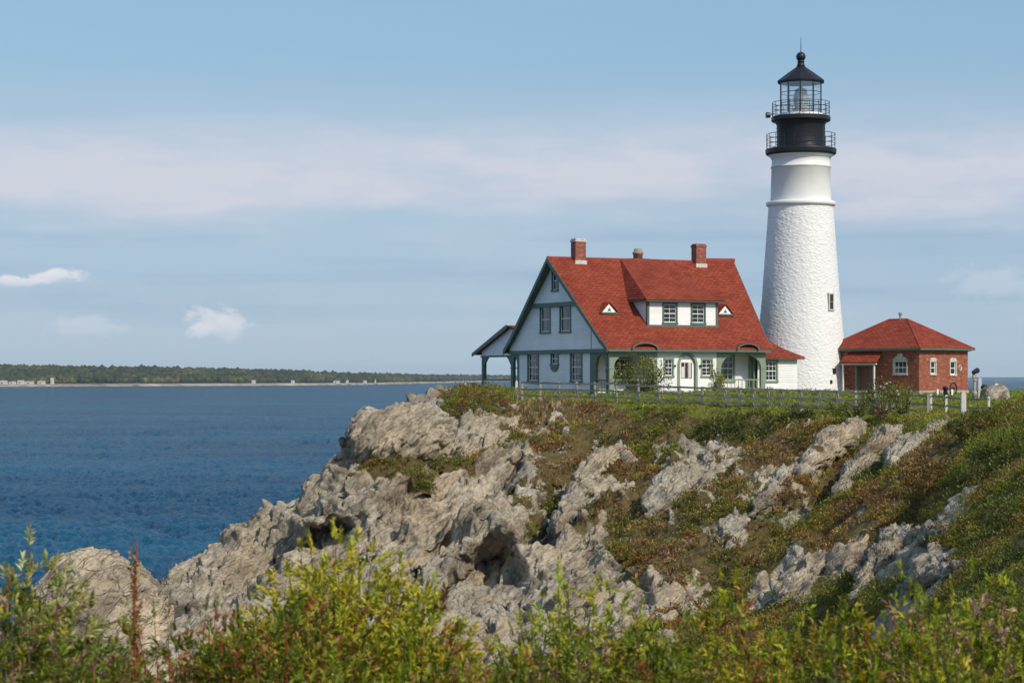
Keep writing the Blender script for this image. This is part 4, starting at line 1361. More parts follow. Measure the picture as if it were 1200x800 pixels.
    def arch(fr, a0, a1, o0, o1, hs, ht, d=0.24, mat='green'):
        out = [(a0, 0.12), (o0, 0.12)] + arc_pts(o0, o1, hs, ht)[::-1] + [(o1, 0.12), (a1, 0.12), (a1, 3.05), (a0, 3.05)]
        m = MB(); m.prism([fr(a, 0.03, h) for a, h in out], fr.n * -d)
        ob = m.build('porch_arch', M[mat], H)
        for q0, q1 in ((a0, o0), (o1, a1)):
            c = MB(); fbox(c, fr, q0 - 0.04, q1 + 0.04, -d - 0.01, 0.06, hs - 0.12, hs); c.build('capital', M[mat], ob)
        return ob
    arch(f0, 0.0, 3.9, 0.36, 3.62, 1.95, 2.98, mat='lightgreen')
    arch(f0, 8.9, 13.1, 9.28, 12.72, 1.95, 2.98, mat='lightgreen')
    arch(g0, 0.25, 2.6, 0.45, 1.95, 1.75, 2.85, 0.22)  # same paint as the front arches, its shade put into a darker green
    arch(g0, 14.0, 15.2, 14.15, 14.85, 2.0, 2.8, 0.22)
    arch(RT(13.1), 0.25, 1.5, 0.4, 1.3, 1.95, 2.9, 0.22, 'lightgreen')
    for (a0, a1, bb_) in ((0.36, 3.62, 0.10), (9.28, 12.72, 0.10)):
        rl = MB(); rl.box(a0, a1, bb_ - 0.03, bb_ + 0.06, 1.02, 1.12); rl.box(a0, a1, bb_ - 0.02, bb_ + 0.05, 0.26, 0.32)
        n = 11
        for k in range(1, n):
            x = a0 + (a1 - a0) * k / n
            rl.box(x - 0.018, x + 0.018, bb_ - 0.01, bb_ + 0.03, 0.32, 1.02)
        rl.build('railing', M['lightgreen'], H)
    rl = MB(); fbox(rl, g0, 0.45, 1.95, -0.14, -0.06, 1.0, 1.1)
    for k in range(1, 7): fbox(rl, g0, 0.45 + 0.214 * k - 0.018, 0.45 + 0.214 * k + 0.018, -0.12, -0.08, 0.2, 1.0)
    rl.build('railing', M['green'], H)  # gable side of the porch rail, shade put into the darker green
    # eyebrow hoods over the porch arches
    for (a0, a1) in ((1.55, 3.62), (10.3, 12.15)):
        c = (a0 + a1) / 2; r = (a1 - a0) / 2
        tp = [(c + r * math.cos(math.pi * k / 16), 3.30 + 0.42 * math.sin(math.pi * k / 16)) for k in range(17)]
        tin = [(c + (a - c) * 0.95, h - 0.07) for a, h in tp]
        e = MB(); e.prism([(a, -0.60, h) for a, h in tp + tin[::-1]], (0, 1.15, 0)); eo = e.build('eyebrow_hood', M['red_roof'], H)
        out = [(a + (a - c) * 0.04, h - 0.02) for a, h in tp]; inn = [(c + (a - c) * 0.95, h - 0.10) for a, h in tp]
        k_ = MB(); k_.prism([(a, -0.66, h) for a, h in out + inn[::-1]], (0, 0.055, 0)); k_.build('hood_trim', M['green'], eo)
        s_ = MB(); s_.prism([(a, -0.22, h) for a, h in inn], (0, 0.025, 0)); s_.build('hood_face', M['green'], eo)
    # ---- closing walls that face away
    wall(H, RT(13.1), [(1.5, 0.12), (15.18, 0.12)] + [(b, under(b)) for b in (15.18, 14.5, 7.6, 0.7, 0.02)] + [(0.02, 3.1), (1.5, 3.1)])
    wall(H, Frame3((0, 15.2, 0), (1, 0, 0), (0, 1, 0)), rect(3.0, 13.1, 0.12, 3.2))
    wall(H, GA(3.0), rect(14.0, 15.2, 0.12, 3.1)); wall(H, Frame3((0, 14.0, 0), (1, 0, 0), (0, 1, 0)), rect(0, 3.0, 0.12, 3.1))
    fd = MB(); fd.box(0.06, 13.04, 2.64, 15.14, -0.5, 0.11); fd.box(3.94, 8.86, 0.06, 2.6, -0.5, 0.11); fd.build('foundation', M['concrete'], H)
    # ---- shed dormer with hipped ends
    D0, D1, DB = 4.05, 10.0, 1.6
    fd_ = FR(DB)
    wd = [(5.42, 6.46, 5.2, 6.5), (7.82, 8.86, 5.2, 6.5)]
    dw = wall(H, fd_, rect(D0, D1, 4.9, 6.82), [rect(a0, a1, h0, h1) for a0, a1, h0, h1 in wd], name='dormer')
    for (a, fr3) in ((D0, GA(D0)), (D1, RT(D1))):
        wall(dw, fr3, [(DB, 4.86), (DB, 6.80), (3.95, 6.80)], name='cheek')
    for a0, a1, h0, h1 in wd: window(H, fd_, a0, a1, h0, h1, 2, 4, fm='green', case=0.12, curtain=0.7)
    tr = MB()
    fbox(tr, fd_, D0 - 0.02, D0 + 0.16, 0.0, 0.035, 4.95, 6.7); fbox(tr, fd_, D1 - 0.16, D1 + 0.02, 0.0, 0.035, 4.95, 6.7); fbox(tr, fd_, D0 - 0.05, D1 + 0.05, 0.0, 0.10, 4.88, 5.02)
    fbox(tr, GA(D0), DB, DB + 0.16, 0.0, 0.03, 5.05, 6.7)
    fbox(tr, fd_, D0 - 0.02, D1 + 0.02, 0.0, 0.04, 6.66, 6.80)
    tr.build('dormer_trim', M['green'], dw)
    e0, e1, eb, eh = 3.68, 10.38, 1.12, 6.86
    r0, r1, rh = 6.3, 7.7, 10.14
    dr_ = MB()
    dr_.prism([(e0, eb, eh), (e1, eb, eh), (r1, 7.6, rh), (r0, 7.6, rh)], (0, 0, -0.09))
    for (x, r_, q) in ((e0, r0, 5.25), (e1, r1, 8.75)):
        dr_.prism([(x, eb, eh), (r_, 7.6, rh), (q, 7.6, rh - 0.05)], (0, 0, -0.05))
        dr_.prism([(x, eb, eh), (q, 7.6, rh - 0.05), (x, 3.85, eh)], (0, 0, -0.05))
    ro = dr_.build('dormer_roof', M['red_roof'], dw)
    ds = MB(); ds.box(e0 + 0.03, e1 - 0.03, eb + 0.03, DB + 0.02, eh - 0.17, eh - 0.095)
    ds.box(e0 + 0.03, D0 - 0.001, DB + 0.02, 3.7, eh - 0.16, eh - 0.055); ds.box(D1 + 0.001, e1 - 0.03, DB + 0.02, 3.7, eh - 0.16, eh - 0.055)
    ds.build('dormer_soffit', M['green'], dw)
    # ---- little triangular roof vents
    for a in (1.42, 11.25):
        b0 = 0.7 + (5.95 - 4.2) / 5.85 * 6.9
        w2, hb, ht = 0.66, 5.88, 6.58
        bt = 0.7 + (ht - 4.2) / 5.85 * 6.9 + 0.12
        v = MB()
        v.prism([(a - w2 - 0.1, b0 - 0.38, hb - 0.02), (a, b0 - 0.38, ht + 0.06), (a, bt, ht + 0.06), (a - w2 - 0.1, b0 + 0.05, hb + 0.02)], (0, 0, -0.06))
        v.prism([(a + w2 + 0.1, b0 - 0.38, hb - 0.02), (a, b0 - 0.38, ht + 0.06), (a, bt, ht + 0.06), (a + w2 + 0.1, b0 + 0.05, hb + 0.02)], (0, 0, -0.06))
        vo = v.build('roof_vent', M['red_roof'], H)
        w_ = MB(); w_.tess([(a - w2 + 0.1, b0 - 0.26, hb + 0.03), (a + w2 - 0.1, b0 - 0.26, hb + 0.03), (a, b0 - 0.26, ht - 0.06)]); w_.build('vent_face', M['white'], vo)
        t_ = MB(); t_.box(a - w2, a + w2, b0 - 0.36, b0 - 0.16, hb - 0.10, hb + 0.025); t_.prism([(a - 0.16, b0 - 0.27, hb + 0.12), (a + 0.16, b0 - 0.27, hb + 0.12), (a, b0 - 0.27, hb + 0.36)], (0, -0.015, 0)); t_.build('vent_trim', M['green'], vo)
    # ---- chimneys
    for (a, b, w2, top) in ((1.62, 7.45, 0.44, 11.45), (12.05, 7.45, 0.44, 11.35)):
        c = MB(); c.box(a - w2, a + w2, b - 0.36, b + 0.36, 9.3, top - 0.1); co = c.build('chimney', M['chimney_brick'], H)
        k = MB(); k.box(a - w2 - 0.05, a + w2 + 0.05, b - 0.41, b + 0.41, top - 0.24, top - 0.12); k.box(a - w2 + 0.02, a + w2 - 0.02, b - 0.34, b + 0.34, top - 0.1, top); k.build('chimney_cap', M['stone'] if a < 5 else M['chimney_brick'], co)
        f_ = MB(); f_.box(a - w2 - 0.05, a + w2 + 0.05, b - 0.43, b + 0.42, 9.5, 9.84); f_.build('flashing', M['stone'], co)
    c = MB(); c.lathe([(0.36, 8.2), (0.36, 10.55), (0.42, 10.58), (0.42, 10.72), (0.34, 10.74), (0.30, 10.95), (0.22, 11.0)], 14, (7.9, 9.5)); c.build('chimney', M['brown_stone'], H, True)
    # prow ridge at the lighthouse end
    pr_ = MB(); pr_.prism([(12.6, 7.5, 10.06), (15.35, 7.5, 10.10), (15.35, 7.5, 10.34), (12.6, 7.5, 10.30)], (0, 1.6, -0.05)); pr_.build('prow_ridge', M['red_flat'], H)
    # ---- low wing at the lighthouse end
    fw = FR(1.0)
    wall(H, fw, rect(13.1, 16.6, 0.0, 2.62), [rect(13.82, 14.76, 1.0, 2.42)])
    window(H, fw, 13.82, 14.76, 1.0, 2.42, 3, 4, fm='lightgreen', case=0.13, curtain=0.6)
    wall(H, RT(16.6), rect(1.0, 5.6, 0.0, 2.62)); wall(H, Frame3((0, 5.6, 0), (1, 0, 0), (0, 1, 0)), rect(13.1, 16.6, 0.0, 2.62))
    q = MB()
    A_, B_, C_ = (0.55, 17.02, 2.74), (1.55, 15.72, 3.36), (3.0, 13.75, 4.85)
    bk = lambda p: 6.6 - p
    for (p, s) in ((A_, B_), (B_, C_)):
        q.prism([(12.9, p[0], p[2]), (p[1], p[0], p[2]), (s[1], s[0], s[2]), (12.9, s[0], s[2])], (0, 0, -0.1))
        q.prism([(p[1], p[0], p[2]), (p[1], bk(p[0]), p[2]), (s[1], bk(s[0]), s[2]), (s[1], s[0], s[2])], (0, 0, -0.1))
        q.prism([(12.9, bk(p[0]), p[2]), (12.9, bk(s[0]), s[2]), (s[1], bk(s[0]), s[2]), (p[1], bk(p[0]), p[2])], (0, 0, -0.1))
    q.poly([(12.9, C_[0], C_[2]), (C_[1], C_[0], C_[2]), (C_[1], bk(C_[0]), C_[2]), (12.9, bk(C_[0]), C_[2])])
    wr = q.build('wing_roof', M['red_roof'], H)
    s_ = MB(); s_.box(13.15, 16.98, 0.59, 6.0, 2.56, 2.63); s_.build('wing_soffit', M['green'], wr)
    # ---- rear porch towards the sea
    P0, P1 = 0.5, 4.5
    rp = MB()
    rp.prism([(P0 - 0.3, 22.4, 3.12), (P1, 22.4, 3.12), (P1, 16.4, 5.25), (P0 - 0.3, 16.4, 5.25)], (0, 0, -0.12))
    rp.prism([(P0 - 0.3, 16.4, 5.25), (P1, 16.4, 5.25), (P1, 13.6, 4.75), (P0 - 0.3, 13.6, 4.75)], (0, 0, -0.12))
    ro = rp.build('porch_roof', M['red_roof'], H)
    gp_ = GA(P0)
    wall(H, gp_, [(15.75, 2.95), (21.3, 2.95), (21.3, 3.3), (16.4, 5.0), (15.75, 4.9)], name='porch_gable')
    rb = MB(); rb.prism([(P0 - 0.36, 22.45, 3.14), (P0 - 0.36, 16.4, 5.29), (P0 - 0.36, 16.4, 4.95), (P0 - 0.36, 22.45, 2.86)], (0.06, 0, 0)); fbox(rb, gp_, 15.6, 21.5, -0.1, 0.04, 2.8, 2.95); rb.build('porch_bargeboard', M['green'], H)
    for b in (21.2, 16.1):
        for a in (P0, P1 - 0.3):
            p_ = MB(); p_.box(a, a + 0.28, b - 0.16, b + 0.16, -0.2, 2.8); p_.build('porch_post', M['green'], H)
    for (b, s) in ((21.04, -1), (16.26, 1)):
        k = MB(); k.prism([gp_(b, -0.03, 2.8), gp_(b + s * 0.75, -0.03, 2.8), gp_(b + s * 0.45, -0.03, 2.6), gp_(b + s * 0.12, -0.03, 2.2), gp_(b, -0.03, 2.1)], gp_.n * -0.14); k.build('bracket', M['green'], H)
    r_ = MB(); fbox(r_, gp_, 16.26, 21.04, -0.12, -0.02, 0.98, 1.1); r_.build('porch_rail', M['green'], H)
    r_ = MB(); fbox(r_, gp_, 16.26, 21.04, -0.10, -0.04, 0.10, 0.18); fbox(r_, gp_, 16.26, 21.04, -0.10, -0.04, 0.88, 0.96)
    for k in range(17):
        b = 16.4 + k * 0.285
        fbox(r_, gp_, b, b + 0.13, -0.09, -0.05, 0.18, 0.88)
    r_.build('baluster_panel', M['white'], H)
    pf = MB(); pf.box(P0, P1, 15.2, 21.5, -0.35, 0.02); pf.build('porch_floor', M['grey_wood'], H)


def build_lighthouse():
    X = 338.5 / FPX * 165
    T = thing('lighthouse', 'tall white tapering lighthouse tower with black lantern room and double gallery', 'lighthouse', (X, 165, LAWN))
    # rough rubble shaft
    import bmesh
    pr = []
    for k in range(120):
        h = -0.4 + 15.0 * k / 119
        r = np.interp(h, [-0.4, 0.3, 2.5, 7.3, 14.6], [3.86, 3.74, 3.46, 3.0, 2.47])
        pr.append((r, h))
    mb = MB(); mb.lathe(pr, 160)
    o = mb.build('tower_shaft', M['tower'], T, True)
    co = np.zeros(len(o.data.vertices) * 3); o.data.vertices.foreach_get('co', co); co = co.reshape(-1, 3)
    d = 0.020 * fbm(co * np.array([2.8, 2.8, 3.8]), 3, 61)
    rr = np.hypot(co[:, 0], co[:, 1])[:, None]
    co[:, :2] += co[:, :2] / np.maximum(rr, 0.1) * d[:, None]
    o.data.vertices.foreach_set('co', co.ravel()); o.data.update()
    mb = MB(); mb.lathe([(2.46, 14.40), (2.62, 14.46), (2.68, 14.55), (2.68, 14.72), (2.60, 14.78), (2.34, 14.82)], 72, cap=False); mb.build('stone_belt', M['tower_smooth'], T, True)
    mb = MB(); mb.lathe([(2.36, 14.6), (2.34, 14.82), (2.26, 17.35), (2.30, 17.38), (2.30, 17.50), (2.25, 17.53), (2.23, 18.0), (2.34, 18.22), (2.55, 18.36)], 72); mb.build('upper_shaft', M['tower_smooth'], T, True)
    mb = MB(); mb.lathe([(2.28, 17.36), (2.315, 17.40), (2.315, 17.46), (2.28, 17.50)], 72, cap=False); mb.build('joint_ring', M['stone'], T, True)
    mb = MB(); mb.lathe([(2.30, 18.30), (2.62, 18.40), (2.72, 18.50), (2.74, 18.78), (2.70, 18.86), (1.7, 18.88)], 72); mb.build('gallery_deck', M['black'], T)
    mb = MB(); mb.lathe([(1.86, 18.86), (1.90, 18.95), (1.86, 19.05), (1.86, 20.7), (1.95, 20.85), (2.0, 20.95)], 64); mb.build('watch_room', M['black'], T, True)
    mb = MB()
    for k in range(64):
        if k % 4: continue
        t = 2 * math.pi * k / 64
        for h in (19.2, 20.45):
            c = Vector((1.87 * math.cos(t), 1.87 * math.sin(t), h)); mb.box(c.x - 0.03, c.x + 0.03, c.y - 0.03, c.y + 0.03, h - 0.03, h + 0.03)
    mb.build('rivet', M['black'], T)
    mb = MB(); mb.lathe([(1.9, 20.90), (2.20, 20.98), (2.28, 21.05), (2.28, 21.30), (2.22, 21.36), (1.3, 21.37)], 64); mb.build('lantern_deck', M['black'], T)

    def railing(R0, h0, h1, n, rails):
        m = MB()
        for k in range(n):
            t = 2 * math.pi * k / n
            m.tube([(R0 * math.cos(t), R0 * math.sin(t), h0), (R0 * math.cos(t), R0 * math.sin(t), h1)], 0.022, 5)
        for h in rails: m.torus(R0, 0.024, h, 64, 5)
        m.build('gallery_railing', M['black'], T)
    railing(2.64, 18.84, 20.0, 20, (19.25, 19.62, 20.0))
    railing(2.20, 21.34, 22.45, 18, (21.72, 22.08, 22.45))
    n = 10; Rg = 1.62; off = R(9)
    vtx = [(Rg * math.cos(off + 2 * math.pi * k / n), Rg * math.sin(off + 2 * math.pi * k / n)) for k in range(n)]
    mb = MB(); mb.lathe([(Rg + 0.06, 21.36), (Rg + 0.06, 21.58), (Rg - 0.1, 21.60)], 40); mb.build('lantern_sill', M['white'], T)
    for k in range(n):
        (x0, y0), (x1, y1) = vtx[k], vtx[(k + 1) % n]
        g = MB(); g.poly([(x0, y0, 21.6), (x1, y1, 21.6), (x1, y1, 24.0), (x0, y0, 24.0)]); g.build('lantern_pane', M['lantern_glass'], T)
    mb = MB()
    for (x, y) in vtx: mb.tube([(x, y, 21.55), (x, y, 24.02)], 0.045, 6)
    for h in (22.4, 23.2, 23.98):
        for k in range(n):
            mb.tube([(*vtx[k], h), (*vtx[(k + 1) % n], h)], 0.026 if h < 23.9 else 0.06, 5)
    mb.build('lantern_frame', M['black'], T)
    # white inner wall of the lantern on the right-hand rear and the lens
    mb = MB(); mb.lathe([(0.62, 21.6), (0.62, 22.0), (0.5, 22.02)], 24); mb.build('lens_pedestal', M['grey_wood'], T)
    pr = [(0.35, 22.0)]
    for k in range(26):
        h = 22.02 + 1.45 * k / 25
        r = 0.34 + 0.22 * math.sin(math.pi * (0.10 + 0.80 * k / 25)) + (0.03 if k % 2 else 0)
        pr.append((r, h))
    mb = MB(); mb.lathe(pr + [(0.15, 23.6), (0.1, 23.75)], 20); mb.build('lens', M['lens'], T)
    mb = MB(); mb.lathe([(1.70, 23.96), (1.86, 23.98), (1.88, 24.08), (1.80, 24.16), (1.05, 24.72), (0.40, 25.18), (0.33, 25.24)], 10 * 1, cap=True)
    for i, v in enumerate(mb.v):
        r_ = math.hypot(v[0], v[1]); t = math.atan2(v[1], v[0]) + off
        mb.v[i] = (r_ * math.cos(t), r_ * math.sin(t), v[2])
    mb.build('lantern_roof', M['black'], T)
    mb = MB(); mb.lathe([(0.36, 25.2), (0.28, 25.4), (0.24, 25.6), (0.30, 25.64), (0.24, 25.68)] + [(0.37 * math.sin(math.pi * (0.22 + 0.76 * k / 14)), 26.0 - 0.37 * math.cos(math.pi * (0.22 + 0.76 * k / 14))) for k in range(15)], 24)
    mb.build('vent_ball', M['black'], T, True)
    mb = MB(); mb.tube([(0, 0, 26.3), (0, 0, 27.0), (0, 0, 27.55)], [0.035, 0.025, 0.012], 6); mb.build('lightning_rod', M['black'], T)
    # fog signal box on the rail
    mb = MB(); mb.tube([(-2.15, -0.5, 21.5), (-2.5, -0.55, 21.5)], 0.05, 6); mb.tube([(-2.45, -0.55, 21.42), (-2.75, -0.6, 21.42)], [0.20, 0.24], 10); mb.build('fog_horn', M['black'], T)
    # window low on the sunny side: frame, pane
    az = math.atan2(-math.sqrt(max(0, 3.05 ** 2 - 1.95 ** 2)), 1.95)
    hw = 7.0
    rw = float(np.interp(hw, [2.5, 7.3], [3.46, 3.0])) + 0.05
    nrm = Vector((math.cos(az), math.sin(az), 0)); al = Vector((-math.sin(az), math.cos(az), 0))
    fr = Frame3(nrm * (rw + 0.02), al, nrm)
    w_ = MB()
    for (x0, x1, y0, y1) in ((-0.29, -0.19, 6.42, 7.55), (0.19, 0.29, 6.42, 7.55), (-0.29, 0.29, 7.55, 7.66), (-0.33, 0.33, 6.32, 6.42)): fbox(w_, fr, x0, x1, -0.25, 0.06 if y0 > 6.35 else 0.1, y0, y1)
    wo = w_.build('window', M['stone'], T)
    g = MB(); fbox(g, fr, -0.19, 0.19, -0.05, 0.012, 6.42, 7.55); g.build('pane', M['dark'], wo)
    s_ = MB(); fbox(s_, fr, -0.19, 0.19, 0.012, 0.030, 6.97, 7.01); s_.build('sash', M['grey_wood'], wo)
    # small dark drain and lamp near the foot
    for (dx, h, s) in ((2.12, 1.72, 0.13), (1.85, 0.9, 0.08)):
        r0 = float(np.interp(h, [0.3, 2.5], [3.74, 3.46]))
        y = -math.sqrt(r0 ** 2 - dx ** 2)
        v = Vector((dx, y, 0)).normalized(); f2 = Frame3(v * (r0 - 0.02), (-v.y, v.x, 0), v)
        m = MB(); fbox(m, f2, -s, s, -0.02, 0.12, h - s * 1.6, h + s * 1.6); m.build('wall_lamp', M['black'], T)


def build_brick_building():
    B = thing('brick_building', 'low red brick building with hipped red roof and small door porch behind the lighthouse', 'building', (477.0 / FPX * 158, 158, -1.35), R(45))
    La, Lb = 6.5, 8.2
    FR = Frame3((0, 0, 0), (1, 0, 0), (0, -1, 0)); GA = Frame3((0, 0, 0), (0, 1, 0), (-1, 0, 0))
    wr = [(1.5, 2.12, 1.55, 2.45), (4.1, 4.82, 1.50, 2.45)]
    wall(B, FR, rect(0, La, 0.3, 3.4), [rect(*q) for q in wr], 'brick')
    for i, q in enumerate(wr):
        window(B, FR, *q, 1, 2, fm='stone', sm='white', case=0.10, curtain=0)
    lw = (1.12, 2.20, 1.55, 2.48)
    wall(B, GA, rect(0, Lb, 0.3, 3.4), [rect(*lw), rect(4.0, 5.75, 0.3, 2.28)], 'brick')
    window(B, GA, *lw, 3, 2, fm='stone', sm='white', case=0.10, curtain=0)
    ks = MB()
    kp = [(1.05, 2.62), (2.27, 2.62), (2.1, 2.78), (1.9, 2.86), (1.84, 3.05), (1.48, 3.05), (1.42, 2.86), (1.22, 2.78)]
    ks.prism([GA(a, 0.001, h) for a, h in kp], GA.n * 0.06)
    for (c, h) in ((1.81, 2.58), (4.46, 2.58)):
        ks.prism([FR(a, 0.001, hh) for a, hh in ((c - 0.46, h), (c + 0.46, h), (c + 0.30, h + 0.16), (c - 0.30, h + 0.16))], FR.n * 0.06)
    ks.build('lintel', M['stone'], B)
    wall(B, Frame3((La, 0, 0), (0, 1, 0), (1, 0, 0)), rect(0, Lb, 0.3, 3.4), (), 'brick')
    wall(B, Frame3((0, Lb, 0), (1, 0, 0), (0, 1, 0)), rect(0, La, 0.3, 3.4), (), 'brick')
    f = MB(); f.box(-0.06, La + 0.06, -0.06, Lb + 0.06, -0.6, 0.3); f.build('foundation', M['concrete'], B)
    c = MB(); c.box(-0.16, La + 0.16, -0.16, Lb + 0.16, 3.26, 3.44); c.build('cornice', M['lightgreen'], B)
    e = 0.40; h0, h1 = 3.46, 5.72
    A0, A1, B0, B1 = -e, La + e, -e, Lb + e
    m = (A0 + A1) / 2; r0, r1 = B0 + (A1 - A0) / 2, B1 - (A1 - A0) / 2
    q = MB()
    for pts in ([(A0, B0, h0), (A1, B0, h0), (m, r0, h1)], [(A1, B0, h0), (A1, B1, h0), (m, r1, h1), (m, r0, h1)], [(A1, B1, h0), (A0, B1, h0), (m, r1, h1)], [(A0, B1, h0), (A0, B0, h0), (m, r0, h1), (m, r1, h1)]):
        q.poly(pts); q.poly([(p[0], p[1], p[2] - 0.015) for p in pts[::-1]])
    ro = q.build('roof', M['red_roof'], B)
    g = MB(); g.box(A0, A1, B0, B0 + 0.08, h0 - 0.14, h0 - 0.01); g.box(A0, A0 + 0.08, B0 + 0.08, B1, h0 - 0.14, h0 - 0.01); g.box(A1 - 0.08, A1, B0 + 0.08, B1, h0 - 0.14, h0 - 0.01); g.box(A0 + 0.08, A1 - 0.08, B0 + 0.08, B1, h0 - 0.1, h0 - 0.03)
    g.build('gutter', M['green'], ro)
    for (p, s) in (((A0, B0, h0), (m, r0, h1)), ((A1, B0, h0), (m, r0, h1)), ((m, r0, h1), (m, r1, h1)), ((A0, B1, h0), (m, r1, h1)), ((A1, B1, h0), (m, r1, h1))):
        k = MB(); k.tube([p, s], 0.06, 6); k.build('ridge_cap', M['red_flat'], ro)
    v = MB(); v.lathe([(0.09, h1 - 0.2), (0.09, h1 + 0.32), (0.15, h1 + 0.34), (0.15, h1 + 0.48), (0.05, h1 + 0.54)], 12, (m, (r0 + r1) / 2 - 0.2)); v.build('vent_pipe', M['grey_wood'], ro)
    # door recess under a little hood
    d = MB()
    fbox(d, GA, 4.0, 4.14, -0.4, 0.04, 0.0, 2.28); fbox(d, GA, 5.61, 5.75, -0.4, 0.04, 0.0, 2.28); fbox(d, GA, 4.14, 5.61, -0.4, 0.04, 2.14, 2.28)
    do = d.build('doorway', M['lightgreen'], B)
    k = MB(); fbox(k, GA, 4.14, 5.61, -0.46, -0.40, 0.0, 2.14); fbox(k, GA, 4.1, 5.7, -0.4, 0.02, -0.02, 0.08); k.build('door_leaf', M['door_red'], do)
    k = MB(); fbox(k, GA, 4.9, 4.94, -0.40, -0.37, 0.1, 2.1); k.build('door_batten', M['green'], do)
    hd = MB()
    hd.prism([GA(3.3, 0.0, 3.22), GA(6.35, 0.0, 3.22), GA(6.55, 1.0, 2.42), GA(3.1, 1.0, 2.42)], (0, 0, -0.1))
    hd.build('porch_hood', M['red_roof'], B)
    bp = MB(); fbox(bp, GA, 3.35, 3.45, 0.82, 0.92, 0.0, 2.34); fbox(bp, GA, 6.2, 6.3, 0.82, 0.92, 0.0, 2.34); fbox(bp, GA, 3.2, 6.45, 0.80, 0.94, 2.24, 2.34); bp.build('porch_post', M['white'], B)
    # lamp on the sunny wall
    lm = MB(); lm.torus(0.20, 0.035, 0, 20, 6)
    lm.v = [tuple(FR(5.35 + v[0], 0.06 + v[2], 2.0 + v[1])) for v in lm.v]
    fbox(lm, FR, 5.29, 5.41, 0.0, 0.14, 1.93, 2.07)
    lm.build('wall_lamp', M['stone'], B)


def gh(u, Y):
    x = (u - 600) / FPX * Y
    return np.array([x, Y, float(TERR['height'](np.array([x]), np.array([Y]))[0])])


